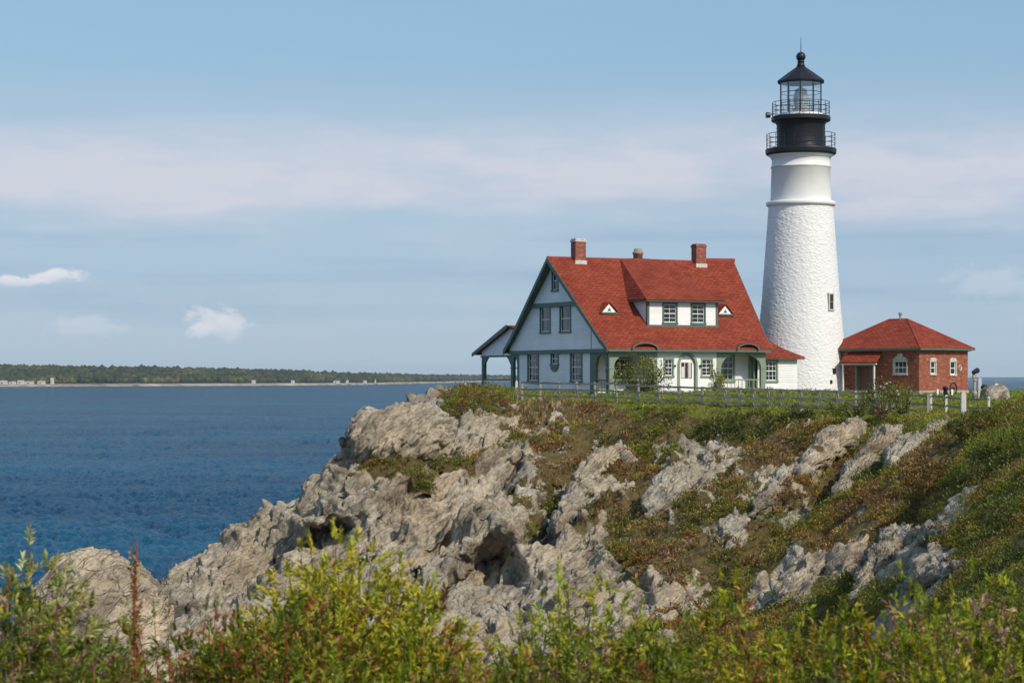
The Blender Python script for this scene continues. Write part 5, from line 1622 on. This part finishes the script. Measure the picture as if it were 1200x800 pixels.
def build_yard():
    # ---- rail fence along the cliff top
    path = [(612, 145.5), (655, 142), (697, 139.3), (748, 136), (796, 133.2), (850, 130.3), (884, 128.6), (917, 127), (960, 125), (1003, 123), (1046, 120.5), (1088, 118)]
    path = sorted(path + [((a[0] + b[0]) / 2, (a[1] + b[1]) / 2) for a, b in zip(path[:-1], path[1:])])
    F0 = gh(*path[0])
    F = thing('rail_fence', 'weathered grey wooden rail fence running along the cliff top before the house', 'fence', tuple(F0))
    tops = []
    for (u, Y) in path:
        p = gh(u, Y); vt = np.interp(u, [612, 700, 748, 830, 950, 1030, 1088], [448.5, 449.5, 451.5, 455, 458.2, 460.5, 464])
        zt = (HOR - vt) / FPX * Y + 0.06
        q = p - F0; tops.append(np.array([q[0], q[1], zt - F0[2]]))
        m = MB(); m.box(q[0] - 0.085, q[0] + 0.085, q[1] - 0.06, q[1] + 0.06, q[2] - 0.4, zt - F0[2] + 0.04); m.build('post', M['fence_wood'], F)
    rng = np.random.default_rng(3)
    for (dz, th) in ((-0.06, 0.065), (-0.50, 0.06), (-0.92, 0.055)):
        for a, b in zip(tops[:-1], tops[1:]):
            m = MB()
            s = rng.normal(0, 0.025); e = rng.normal(0, 0.025)
            y = -0.09
            m.prism([(a[0] - 0.08, a[1] + y, a[2] + dz + s - th), (b[0] + 0.08, b[1] + y, b[2] + dz + e - th), (b[0] + 0.08, b[1] + y, b[2] + dz + e + th), (a[0] - 0.08, a[1] + y, a[2] + dz + s + th)], (0, 0.05, 0))
            m.build('rail', M['fence_wood'], F)

    def post(u, v0, v1, Y, w, label, mat='pale_wood', name='fence_post'):
        z0 = (HOR - v1) / FPX * Y; z1 = (HOR - v0) / FPX * Y
        m = MB()
        m.box(-w, w, -w, w, -0.3, z1 - z0 - w); m.prism([(-w, -w, z1 - z0 - w), (w, -w, z1 - z0 - w), (w * 0.3, -w, z1 - z0), (-w * 0.6, -w, z1 - z0)], (0, 2 * w, 0))
        o = m.build(name, M[mat], None); o.location = tuple(W(u, v1, Y))
        return tag(o, label, 'post', 'single pale fence posts')
    post(605.5, 446, 468, 146, 0.085, 'slim white post at the left end of the rail fence by the house corner')
    post(1129, 459, 486, 112.5, 0.125, 'thick white post standing right of the brick building in the grass')
    # lower garden fence continuing to the right
    G0 = gh(1092, 117)
    G = thing('rail_fence', 'short low two-rail fence between the brick building and the thick white post', 'fence', tuple(G0))
    pts = [gh(u, Y) - G0 for (u, Y) in ((1092, 119.0), (1110, 117.5), (1131, 114.5), (1160, 112))]
    for q in pts:
        m = MB(); m.box(q[0] - 0.06, q[0] + 0.06, q[1] + 0.2, q[1] + 0.32, q[2] - 0.3, q[2] + 0.95); m.build('post', M['pale_wood'], G)
    for dz in (0.35, 0.82):
        for a, b in zip(pts[:-1], pts[1:]):
            m = MB(); m.prism([(a[0], a[1] + 0.14, a[2] + dz - 0.05), (b[0], b[1] + 0.14, b[2] + dz - 0.05), (b[0], b[1] + 0.14, b[2] + dz + 0.05), (a[0], a[1] + 0.14, a[2] + dz + 0.05)], (0, 0.05, 0)); m.build('rail', M['grey_wood'], G)
    # pickets left of the porch
    K0 = W(547, 462.5, 166)
    K = thing('picket_fence', 'pale grey picket fence seen between the cliff shrub and the rear porch', 'fence', tuple(K0))
    m = MB()
    for k in range(14):
        x = k * 0.16; hh = 0.78 + 0.06 * math.sin(k * 2.1)
        m.prism([(x, 0.06, -0.3), (x + 0.09, 0.06, -0.3), (x + 0.09, 0.06, hh - 0.06), (x + 0.045, 0.06, hh), (x, 0.06, hh - 0.06)], (0, 0.025, 0))
    m.build('pickets', M['pale_wood'], K).name = 'picket_panel'
    m = MB(); m.box(-0.1, 2.3, 0.09, 0.13, 0.12, 0.2); m.box(-0.1, 2.3, 0.09, 0.13, 0.55, 0.63); m.build('rail', M['pale_wood'], K)
    m = MB(); m.box(-0.16, -0.06, 0.05, 0.17, -0.3, 0.95); m.build('post', M['pale_wood'], K)
    # ---- shrubs about the house
    leafy_shrub('garden_shrub', 'large loose green shrub in front of the left porch arch of the house', 'shrub', W(752, 463.5, 145), 1.75, 1.5, 2.65, 2800, 0.16, [(0.10, 0.125, 0.016), (0.15, 0.16, 0.02), (0.075, 0.095, 0.015), (0.18, 0.18, 0.026)], None, 40, 1, 0, 26)
    leafy_shrub('climbing_shrub', 'narrow yellow-green climber against the white wall between the door and right porch', 'shrub', W(839, 462.5, 148.2), 0.48, 0.45, 2.35, 1000, 0.14, [(0.24, 0.26, 0.03), (0.17, 0.20, 0.025), (0.30, 0.30, 0.05)], None, 26, 2)
    leafy_shrub('garden_shrub', 'low dark leafy clump at the foot of the yellow-green climber', 'shrub', W(842, 464.0, 146.5), 0.8, 0.6, 0.7, 400, 0.13, PAL['D'] + [(0.10, 0.10, 0.09)], None, 14, 3)
    leafy_shrub('rose_bush', 'dark rose bush with small white flowers in front of the brick building fence', 'shrub', W(1034, 487, 116), 1.05, 0.95, 1.75, 1500, 0.125, PAL['D'] + [(0.07, 0.085, 0.02)], None, 30, 4, 0, 34)
    leafy_shrub('leafy_shrub', 'yellow-green taller bush right behind the white-flowered rose bush', 'shrub', W(1058, 486, 116.5), 0.80, 0.8, 1.55, 1000, 0.12, PAL['G'] + [(0.13, 0.13, 0.03)], None, 24, 5)
    leafy_shrub('leafy_shrub', 'dark low bush spreading left from the white-flowered rose bush', 'shrub', W(1000, 488, 118), 1.5, 0.9, 0.8, 1100, 0.12, PAL['D'], None, 26, 6)
    leafy_shrub('leafy_shrub', 'grassy green and russet shrub on the cliff edge beside the rock knob', 'shrub', W(547, 490, 139), 1.75, 1.6, 2.05, 2800, 0.13, PAL['G'] + PAL['H'] + [(0.14, 0.085, 0.04)], None, 44, 7)
    leafy_shrub('leafy_shrub', 'low olive shrub between the cliff-edge shrub and the first fence post', 'shrub', W(585, 476, 141), 1.3, 1.0, 0.75, 1000, 0.11, PAL['H'], None, 24, 8)
    k = 9
    for (u, v, Y, rx, h, lab) in ((1152, 503, 86, 0.9, 0.75, 'dark dense shrub on the hillside crest nearest the granite boulder'), (1180, 499, 80, 0.9, 0.7, 'dark shrub on the hillside crest at the far right of the lawn'),
                                  (1128, 510, 92, 0.8, 0.6, 'dark shrub just below the thick white fence post')):
        leafy_shrub('leafy_shrub', lab, 'shrub', TERR['march'](u, v), rx, rx, h, 1500, 0.10, PAL['D'], None, 30, k); k += 1
    for (u, v, Y, rx, h, key, lab) in ((1150, 568, 58, 0.95, 0.8, 'D', 'dark rounded shrub midway up the right hillside'), (1105, 612, 50, 0.75, 0.6, 'D', 'dark shrub overhanging the pinkish ledge on the right hillside'), (1195, 618, 44, 0.9, 0.75, 'D', 'dark shrub low on the right hillside above the tallest lime bush'),
                                       (1178, 530, 66, 0.9, 0.7, 'G', 'lighter green shrub high on the right hillside')):
        leafy_shrub('hillside_shrub', lab, 'shrub', TERR['march'](u, v), rx, rx, h, 1900, 0.062, PAL[key] + [(0.11, 0.14, 0.02)], None, 34, k); k += 1
    # ---- odds and ends by the sea
    V0 = W(1142, 461, 132)
    V = thing('coin_viewer', 'grey post with a dark tilted viewer head beside the granite boulder', 'viewer', tuple(V0))
    m = MB(); m.lathe([(0.16, -0.4), (0.16, 0.1), (0.09, 0.15), (0.08, 0.75), (0.13, 0.8), (0.12, 0.9)], 14); m.build('pedestal', M['concrete'], V)
    m = MB(); m.tube([(-0.10, -0.05, 0.98), (0.0, 0, 1.16), (0.06, 0.02, 1.30)], [0.10, 0.14, 0.10], 10); m.build('neck', M['concrete'], V)
    m = MB(); m.tube([(-0.10, -0.16, 1.30), (0.22, 0.18, 1.44)], [0.13, 0.17], 10); m.tube([(-0.16, -0.22, 1.28), (-0.10, -0.16, 1.30)], [0.06, 0.09], 8); m.build('viewer_head', M['black'], V)
    post(1148, 442, 463, 131, 0.10, 'square pale post between the dark-headed viewer and the granite boulder', 'stone', 'stone_post')
    A0 = W(1117, 462.5, 150.0)
    A = thing('iron_wheel', 'dark iron wheel leaning on the sunny side of the brick building', 'wheel', tuple(A0), R(45))
    m = MB(); m.torus(0.42, 0.05, 0, 28, 6); m.v = [(v[0], v[2] - 0.02 * v[1], v[1] + 0.42) for v in m.v]; m.build('rim', M['black'], A)
    for k in range(4):
        t = math.pi * k / 4
        m = MB(); m.tube([(0.42 * math.cos(t), 0, 0.42 + 0.42 * math.sin(t)), (-0.42 * math.cos(t), 0, 0.42 - 0.42 * math.sin(t))], 0.02, 5); m.build('spoke', M['black'], A)
    m = MB(); m.tube([(0, -0.08, 0.42), (0, 0.08, 0.42)], 0.09, 10); m.build('hub', M['black'], A)
    for (u, v, Y, s, lab) in ((1108, 462.3, 151, 0.22, 'dark squat mooring bollard left of the iron wheel'), (1153, 462, 131, 0.24, 'dark squat mooring bollard in front of the granite boulder')):
        m = MB(); m.lathe([(s, -0.3), (s * 0.8, 0.1), (s * 0.62, 0.3), (s * 0.95, 0.42), (s, 0.5), (s * 0.6, 0.6)], 14)
        o = m.build('mooring_bollard', M['black'], None, True); o.location = tuple(W(u, v, Y)); tag(o, lab, 'bollard', 'dark bollards')
    for (u, lab) in ((1099, 'small white marker stake in front of the right brick wall corner'), (1116, 'small white marker stake standing in front of the iron wheel')):
        m = MB(); m.prism([(-0.07, 0, -0.2), (0.07, 0, -0.2), (0.07, 0, 0.40), (0, 0, 0.48), (-0.07, 0, 0.40)], (0, 0.05, 0)); o = m.build('marker_stake', M['white'], None); o.location = tuple(W(u, 463.5, 148)); tag(o, lab, 'stake', 'white stakes')
    # boat out at sea
    Yb = 2900.0
    b = thing('motor_boat', 'small white boat with a mast far out beyond the granite boulder', 'boat', ((1167 - 600) / FPX * Yb, Yb, SEA))
    b.scale = (1.35, 1.35, 1.35)
    m = MB()
    top = [(-6.5, -1.6), (3.5, -1.7), (6.8, 0), (3.5, 1.7), (-6.5, 1.6)]
    bot = [(-6.2, -1.2), (3.0, -1.2), (5.6, 0), (3.0, 1.2), (-6.2, 1.2)]
    for i in range(5):
        j = (i + 1) % 5
        m.poly([(*bot[i], -0.4), (*bot[j], -0.4), (*top[j], 1.7 if j == 2 else 1.3), (*top[i], 1.7 if i == 2 else 1.3)])
    m.tess([(p[0], p[1], 1.2) for p in top]); m.build('hull', M['white'], b)
    m = MB(); m.box(-1.0, 2.6, -1.1, 1.1, 1.2, 3.1); m.build('cabin', M['white'], b)
    m = MB(); m.tube([(0.4, 0, 3.1), (0.4, 0, 8.6)], [0.35, 0.22], 6); m.box(0.1, 0.7, -0.5, 0.5, 6.2, 7.4); m.build('mast', M['concrete'], b)


# ------------------------------------------------------------------ sea, far shore, sky
def build_sea():
    m, nt, b, out = new_mat('sea_water')
    P = N(nt, 'ShaderNodeNewGeometry').outputs['Position']
    def mapped(sx, sy, rot=0.0):
        mp = N(nt, 'ShaderNodeMapping'); mp.inputs['Scale'].default_value = (sx, sy, 1); mp.inputs['Rotation'].default_value = (0, 0, rot); L(nt, P, mp.inputs[0]); return mp.outputs[0]
    swell = noise(nt, mapped(0.05, 0.10, 0.2), 1.0, 3, 0.5)
    w1 = noise(nt, mapped(0.20, 0.34, 0.25), 1.0, 5, 0.62)
    w2 = noise(nt, mapped(0.85, 1.25, -0.2), 1.0, 5, 0.65)
    gust = noise(nt, mapped(0.006, 0.02, 0.05), 1.0, 4, 0.6)
    h = math_n(nt, 'ADD', math_n(nt, 'MULTIPLY', swell, 1.1), math_n(nt, 'ADD', math_n(nt, 'MULTIPLY', w1, 1.2), math_n(nt, 'MULTIPLY', w2, 0.42)))
    bn = bump(nt, h, b, 0.30, 1.0)
    col = mixc(nt, ramp(nt, gust, [(0.35, 0.0), (0.65, 1.0)]), (0.002, 0.034, 0.076), (0.005, 0.072, 0.130))
    cap = math_n(nt, 'MULTIPLY', ramp(nt, w2, [(0.70, 0.0), (0.75, 1.0)]), ramp(nt, w1, [(0.66, 0.0), (0.72, 1.0)]))
    col = mixc(nt, cap, col, (0.55, 0.58, 0.6))
    L(nt, col, b.inputs['Base Color'])
    df = N(nt, 'ShaderNodeBsdfDiffuse'); L(nt, col, df.inputs['Color']); L(nt, bn, df.inputs['Normal'])
    gl = N(nt, 'ShaderNodeBsdfGlossy'); gl.inputs['Roughness'].default_value = 0.08; gl.inputs['Color'].default_value = (0.9, 0.95, 1, 1); L(nt, bn, gl.inputs['Normal'])
    lw = N(nt, 'ShaderNodeLayerWeight'); lw.inputs[0].default_value = 0.5; L(nt, bn, lw.inputs['Normal'])
    mx = N(nt, 'ShaderNodeMixShader'); L(nt, math_n(nt, 'MULTIPLY_ADD', math_n(nt, 'POWER', lw.outputs['Facing'], 3.0), 0.25, 0.02), mx.inputs[0])
    L(nt, df.outputs[0], mx.inputs[1]); L(nt, gl.outputs[0], mx.inputs[2]); L(nt, mx.outputs[0], out.inputs[0])
    # real waves where they can be told apart, a plain sheet beyond to the horizon
    inv = np.linspace(1 / 80.0, 1 / 1500.0, 760)
    Yr = 1 / inv
    nc = 900
    X, Y = fan_grid(-0.40, 0.40, nc, Yr)
    p = np.stack([X.ravel(), Y.ravel(), np.zeros(X.size)], 1)
    rot = np.array([[0.97, 0.24, 0], [-0.24, 0.97, 0], [0, 0, 1.0]])
    q = p @ rot.T
    rdg = lambda v: 0.5 - np.abs(v) * 1.6
    h = 0.35 * fbm(q * np.array([0.10, 0.050, 1]), 2, 81) + 0.34 * rdg(vnoise(q * np.array([0.36, 0.17, 1]), 82)) + 0.36 * rdg(vnoise(q * np.array([0.80, 0.36, 1]), 83)) + 0.20 * fbm(q * np.array([1.7, 0.75, 1]), 2, 85)
    h = h * 1.35 * np.clip(0.9 + 0.9 * vnoise(q * np.array([0.012, 0.03, 1]), 84), 0.45, 1.5)
    fade = np.clip((1500 - Y.ravel()) / 500, 0, 1)
    p[:, 2] = SEA - 0.15 + h * fade + 0.15 * (1 - fade)
    f = grid_faces(len(Yr), nc)
    s = 40000.0; k = len(p)
    ex = np.array([(-s, 1499, SEA), (s, 1499, SEA), (s, s, SEA), (-s, s, SEA), (-s, -2000, SEA - 1.6), (s, -2000, SEA - 1.6), (s, 1499, SEA - 1.6), (-s, 1499, SEA - 1.6)])
    tag(np_mesh('sea', np.concatenate([p, ex]), np.concatenate([f, np.array([[k, k + 1, k + 2, k + 3], [k + 4, k + 5, k + 6, k + 7]])]), m, smooth=False), kind='structure')


def build_far_shore():
    us = np.array([-60, 0, 100, 200, 300, 400, 450, 500, 560, 640, 720])
    vs = np.array([453.2, 453, 452.6, 452.2, 451.8, 451.2, 450.4, 449.2, 447.6, 446.5, 445.6])
    vc = np.array([428.4, 429, 430.6, 432.2, 434.2, 437.8, 439.3, 440.2, 440.6, 441.0, 441.6])
    Ysh = (-SEA) * FPX / (vs - HOR)
    U = np.linspace(-60, 720, 260)
    ys = np.interp(U, us, Ysh); zc = np.interp(U, us, (HOR - vc) / FPX * (Ysh + 420)) - 6.0
    X0 = (U - 600) / FPX * ys
    rows = [(0, SEA - 1, 0), (6, SEA + 2.0, 0), (26, SEA + 3.6, 0), (60, None, 0.2), (200, None, 0.62), (420, None, 1.0), (700, None, 0.9), (900, None, -0.6)]
    P = []
    for (dy, z, t) in rows:
        zz = np.full(len(U), z) if z is not None else (SEA + 4) * (1 - t) + zc * t
        P.append(np.stack([(U - 600) / FPX * (ys + dy), ys + dy, zz], 1))
    P = np.array(P); nr, nc = P.shape[:2]
    # pale beach
    mat, nt, b, _ = new_mat('beach_sand')
    pos = N(nt, 'ShaderNodeNewGeometry').outputs['Position']
    L(nt, ramp(nt, noise(nt, pos, 0.03, 5, 0.7), [(0.35, (0.12, 0.10, 0.08)), (0.5, (0.27, 0.235, 0.19)), (0.7, (0.40, 0.35, 0.29))]), b.inputs['Base Color']); b.inputs['Roughness'].default_value = 0.95
    o = np_mesh('beach', P[:3].reshape(-1, 3), grid_faces(3, nc), mat, smooth=True); tag(o, kind='structure')
    mat, nt, b, _ = new_mat('far_land')
    pos = N(nt, 'ShaderNodeNewGeometry').outputs['Position']
    L(nt, ramp(nt, noise(nt, pos, 0.012, 5, 0.7), [(0.35, (0.035, 0.05, 0.018)), (0.6, (0.08, 0.085, 0.03)), (0.75, (0.15, 0.125, 0.06))]), b.inputs['Base Color']); b.inputs['Roughness'].default_value = 0.95
    o = np_mesh('far_hill', P[2:].reshape(-1, 3), grid_faces(nr - 2, nc), mat, smooth=True); tag(o, kind='structure')
    # woods: thousands of crowns, one mass
    import bmesh
    bm = bmesh.new(); bmesh.ops.create_icosphere(bm, subdivisions=1, radius=1.0)
    sv = np.array([q.co[:] for q in bm.verts]); sf = np.array([[q.index for q in t.verts] for t in bm.faces]); bm.free()
    rng = np.random.default_rng(8)
    n = 12000
    u = rng.uniform(-60, 720, n) ; dy = 34 + 400 * rng.uniform(0, 1, n) ** 1.1
    clear = vnoise(np.stack([u * 0.02, dy * 0.02, np.zeros(n)], 1), 5)
    y = np.interp(u, us, Ysh) + dy
    t = np.interp(dy, [26, 60, 200, 420], [0, 0.2, 0.62, 1.0])
    z = (SEA + 4) * (1 - t) + np.interp(u, U, zc) * t
    r = rng.uniform(3.6, 6.8, n) * np.where(clear > 0.35, 0.6, 1.0)
    ht = r * rng.uniform(0.8, 1.15, n)
    c = np.stack([(u - 600) / FPX * y, y, z + ht * 0.55], 1)
    jit = 1 + 0.14 * rng.normal(0, 1, (n, len(sv), 1))
    V = (sv[None] * np.stack([r, r, ht], 1)[:, None] * jit + c[:, None]).reshape(-1, 3)
    Fc = (sf[None] + (np.arange(n) * len(sv))[:, None, None]).reshape(-1, 3)
    pal = pick([(0.030, 0.050, 0.016), (0.045, 0.062, 0.018), (0.022, 0.040, 0.016), (0.060, 0.070, 0.022)], n, 0.2, rng)
    olive_crowns = clear > 0.12  # patches of crowns with a lighter olive leaf colour
    pal[olive_crowns] = pick([(0.085, 0.095, 0.025), (0.11, 0.10, 0.035), (0.07, 0.08, 0.02)], olive_crowns.sum(), 0.2, rng)
    tag(np_mesh('far_wood', V, Fc, M['grass'], col=np.repeat(pal, len(sv), 0)), 'dark green wood covering the far shore', 'wood', kind='stuff')
    # low pale houses and bluffs along the beach
    hs = [(3, 9, 4.5, 4.0, 'pale shore building at the far left end of the beach'), (14, 7, 5, 3.2, 'second pale shore building from the far left end of the beach'), (24, 7, 5, 4.2, 'third pale shore building from the far left, with a higher roof'),
          (34, 9, 5, 3.2, 'long low pale building in the middle of the far beach cluster'), (48, 8, 5, 3.4, 'pale building at the right end of the far beach cluster'), (61, 3.2, 3, 6.5, 'narrow white hut standing alone right of the far beach cluster'),
          (297, 4, 4, 4, 'tiny pale house among trees in the middle of the far shore'), (343, 4, 4, 3.6, 'tiny pale house right of the middle of the far shore'),
          (394, 8, 6, 3.0, 'low pale building left of the square shore tower'), (405, 7, 6, 3.6, 'pale building touching the square shore tower'), (426, 8, 6, 3.0, 'low pale building right of the square shore tower'), (439, 3, 3, 4.5, 'tiny white hut on the spit right of the shore tower')]
    for (u, w, d, h, lab) in hs:
        yb = float(np.interp(u, us, Ysh)) + 24
        w *= 1.3; d *= 1.3; h *= 1.35
        T = thing('shore_house', lab, 'house', ((u - 600) / FPX * yb, yb, SEA + 3.2), 0, 'pale buildings along the far shore')
        m = MB(); m.box(-w / 2, w / 2, 0, d, -0.5, h * 0.66); m.build('wall', M['pale_wood'] if w < 6 else M['stone'], T)
        m = MB(); m.prism([(-w / 2 - 0.3, -0.3, h * 0.66), (-w / 2 - 0.3, d + 0.3, h * 0.66), (-w / 2 - 0.3, d / 2, h)], (w + 0.6, 0, 0)); m.build('roof', M['concrete'], T)
        m = MB(); m.box(-w * 0.22, w * 0.02, -0.06, -0.02, h * 0.25, h * 0.5); m.build('window', M['dark'], T)
    yb = float(np.interp(414, us, Ysh)) + 24
    T = thing('shore_tower', 'square pale tower on the far shore right of centre of the beach', 'tower', ((414 - 600) / FPX * yb, yb, SEA + 3.2))
    m = MB(); m.box(-1.5, 1.5, 0, 3, -0.5, 8.4); m.build('wall', M['stone'], T)
    m = MB(); m.box(-1.9, 1.9, -0.4, 3.4, 8.4, 9.2); m.build('roof', M['concrete'], T)


SUN_EL, SUN_AZ = 40.0, 141.0


def build_sky():
    w = bpy.data.worlds.new('World'); SC.world = w; w.use_nodes = True
    nt = w.node_tree; nt.nodes.clear()
    out = nt.nodes.new('ShaderNodeOutputWorld'); bg = nt.nodes.new('ShaderNodeBackground')
    L(nt, bg.outputs[0], out.inputs[0])
    sky = nt.nodes.new('ShaderNodeTexSky'); sky.sky_type = 'NISHITA'; sky.sun_disc = False
    sky.sun_elevation = R(SUN_EL); sky.sun_rotation = R(SUN_AZ)
    sky.altitude = 10; sky.air_density = 1.35; sky.dust_density = 0.9; sky.ozone_density = 1.3
    tc = nt.nodes.new('ShaderNodeTexCoord')
    sx = nt.nodes.new('ShaderNodeSeparateXYZ'); L(nt, tc.outputs['Generated'], sx.inputs[0])
    hyp = math_n(nt, 'SQRT', math_n(nt, 'ADD', math_n(nt, 'MULTIPLY', sx.outputs[0], sx.outputs[0]), math_n(nt, 'MULTIPLY', sx.outputs[1], sx.outputs[1])))
    el = math_n(nt, 'DIVIDE', sx.outputs[2], math_n(nt, 'MAXIMUM', hyp, 0.02))          # tangent of the elevation
    az = math_n(nt, 'DIVIDE', sx.outputs[0], math_n(nt, 'MAXIMUM', sx.outputs[1], 0.05))

    def cloudvec(kx, kz, off=0.0):
        c = nt.nodes.new('ShaderNodeCombineXYZ')
        L(nt, math_n(nt, 'MULTIPLY', az, kx), c.inputs[0]); L(nt, math_n(nt, 'MULTIPLY', el, kz), c.inputs[1]); c.inputs[2].default_value = off
        return c.outputs[0]

    def bell(x, c, s):
        t = math_n(nt, 'DIVIDE', math_n(nt, 'SUBTRACT', x, c), s)
        return math_n(nt, 'POWER', 2.718, math_n(nt, 'MULTIPLY', math_n(nt, 'MULTIPLY', t, t), -1.0))
    n_soft = noise(nt, cloudvec(7, 30), 1.0, 6, 0.52)
    n_wisp = noise(nt, cloudvec(22, 90, 3.0), 1.0, 6, 0.6)
    n_str = noise(nt, cloudvec(4, 75, 7.0), 1.0, 5, 0.5)
    eln = math_n(nt, 'ADD', el, math_n(nt, 'MULTIPLY', math_n(nt, 'SUBTRACT', n_soft, 0.5), 0.060))
    col = sky.outputs[0]
    # broad pale veil low in the sky, then the long lilac bank
    low = ramp(nt, math_n(nt, 'MULTIPLY', el, 4.0), [(0.0, (2.45, 3.40, 4.35)), (0.20, (1.75, 2.80, 4.15)), (0.50, (1.25, 2.35, 3.70)), (0.78, (0.95, 2.05, 3.35))])
    col = mixc(nt, math_n(nt, 'MULTIPLY', bell(el, 0.0, 0.42), 0.85), col, low)
    bank = math_n(nt, 'MULTIPLY', bell(eln, 0.096, 0.024), ramp(nt, n_soft, [(0.25, 0.35), (0.60, 1.0)]))
    bank = math_n(nt, 'MULTIPLY', bank, math_n(nt, 'MULTIPLY_ADD', n_wisp, 1.3, 0.25))
    col = mixc(nt, math_n(nt, 'MINIMUM', math_n(nt, 'MULTIPLY', bank, 1.15), 0.9), col, (4.0, 4.08, 4.6))
    # thin streaks below the bank, some greyer
    st = math_n(nt, 'MULTIPLY', bell(el, 0.052, 0.028), ramp(nt, n_str, [(0.48, 0.0), (0.66, 1.0)]))
    col = mixc(nt, math_n(nt, 'MULTIPLY', st, 0.45), col, (1.7, 2.5, 3.6))
    st2 = math_n(nt, 'MULTIPLY', bell(el, 0.030, 0.030), ramp(nt, n_wisp, [(0.48, 0.0), (0.72, 1.0)]))
    col = mixc(nt, math_n(nt, 'MULTIPLY', st2, 0.30), col, (3.3, 3.7, 4.3))
    hi = math_n(nt, 'MULTIPLY', bell(el, 0.130, 0.014), ramp(nt, n_soft, [(0.46, 0.0), (0.70, 1.0)]))
    col = mixc(nt, math_n(nt, 'MULTIPLY', hi, 0.35), col, (2.9, 3.4, 4.1))
    # small cumulus
    n_c = noise(nt, cloudvec(90, 150, 1.0), 1.0, 6, 0.6)
    for (u, v, su, sv, k) in ((255, 380, 0.0165, 0.0100, 0.62), (270, 374, 0.0095, 0.0070, 0.55), (240, 388, 0.010, 0.005, 0.45), (60, 329, 0.023, 0.0036, 0.9), (20, 333, 0.016, 0.003, 0.7), (95, 384, 0.022, 0.007, 0.30), (1170, 335, 0.03, 0.010, 0.25)):
        dx = math_n(nt, 'DIVIDE', math_n(nt, 'SUBTRACT', az, (u - 600) / FPX), su)
        dz = math_n(nt, 'DIVIDE', math_n(nt, 'SUBTRACT', el, (HOR - v) / FPX + (0.0008 if u == 60 else 0)), sv)
        if u == 60: dz = math_n(nt, 'SUBTRACT', dz, math_n(nt, 'MULTIPLY', dx, 0.5))
        d = math_n(nt, 'SQRT', math_n(nt, 'ADD', math_n(nt, 'MULTIPLY', dx, dx), math_n(nt, 'MULTIPLY', dz, dz)))
        d = math_n(nt, 'ADD', d, math_n(nt, 'MULTIPLY', math_n(nt, 'SUBTRACT', n_c, 0.5), 2.2))
        f = math_n(nt, 'MULTIPLY', ramp(nt, d, [(0.30, 1.0), (1.0, 0.0)], 'EASE'), k)
        shade = ramp(nt, math_n(nt, 'MULTIPLY_ADD', dz, 0.3, 0.5), [(0.2, (3.7, 4.0, 4.7)), (0.8, (5.3, 5.2, 5.3))])
        col = mixc(nt, f, col, shade)
    L(nt, col, bg.inputs[0])
    bg.inputs[1].default_value = SKY_STRENGTH
    sun = bpy.data.lights.new('Sun', 'SUN'); sun.energy = SUN_STRENGTH; sun.angle = R(0.53); sun.color = (1.0, 0.91, 0.77)
    so = bpy.data.objects.new('sun', sun); COL.objects.link(so)
    a, e = R(SUN_AZ), R(SUN_EL)
    d = Vector((math.sin(a) * math.cos(e), math.cos(a) * math.cos(e), math.sin(e)))
    so.rotation_euler = d.to_track_quat('Z', 'Y').to_euler()
    so.location = d * 60


def build_haze():
    m = bpy.data.materials.new('haze_air'); m.use_nodes = True
    nt = m.node_tree; nt.nodes.clear()
    out = nt.nodes.new('ShaderNodeOutputMaterial'); v = nt.nodes.new('ShaderNodeVolumePrincipled')
    v.inputs['Color'].default_value = (0.82, 0.90, 1.0, 1); v.inputs['Density'].default_value = HAZE; v.inputs['Anisotropy'].default_value = 0.2
    L(nt, v.outputs[0], out.inputs['Volume'])
    mb = MB(); mb.box(-4500, 4500, -60, 9000, SEA - 6, 40)
    tag(mb.build('haze', m), kind='stuff')


def build_camera():
    c = bpy.data.cameras.new('Camera'); c.sensor_width = 36.0; c.lens = FPX * 36 / 1200
    c.shift_y = (HOR - 400) / 1200
    c.clip_start = 0.3; c.clip_end = 120000
    c.dof.use_dof = True; c.dof.focus_distance = 110; c.dof.aperture_fstop = 9.0
    o = bpy.data.objects.new('Camera', c); o.rotation_euler = (R(90), 0, 0)
    COL.objects.link(o); SC.camera = o


SKY_STRENGTH, SUN_STRENGTH, EXPOSURE, HAZE = 0.15, 3.5, 0.12, 0.000045
import os
FAST = os.environ.get('PARTIAL', '')
build_materials()
build_camera()
build_sky()
build_sea()
build_far_shore()
setup_terrain()
build_headland()
build_rocks()
build_ground_cover()
build_house()
build_lighthouse()
build_brick_building()
build_yard()
build_foreground()
build_haze()

SC.view_settings.view_transform = 'Standard'
SC.view_settings.look = 'None'
SC.view_settings.exposure = EXPOSURE
SC.view_settings.gamma = 1.0
SC.view_settings.use_curve_mapping = False
SC.cycles.max_bounces = 6
SC.cycles.transparent_max_bounces = 12
SC.cycles.use_denoising = True
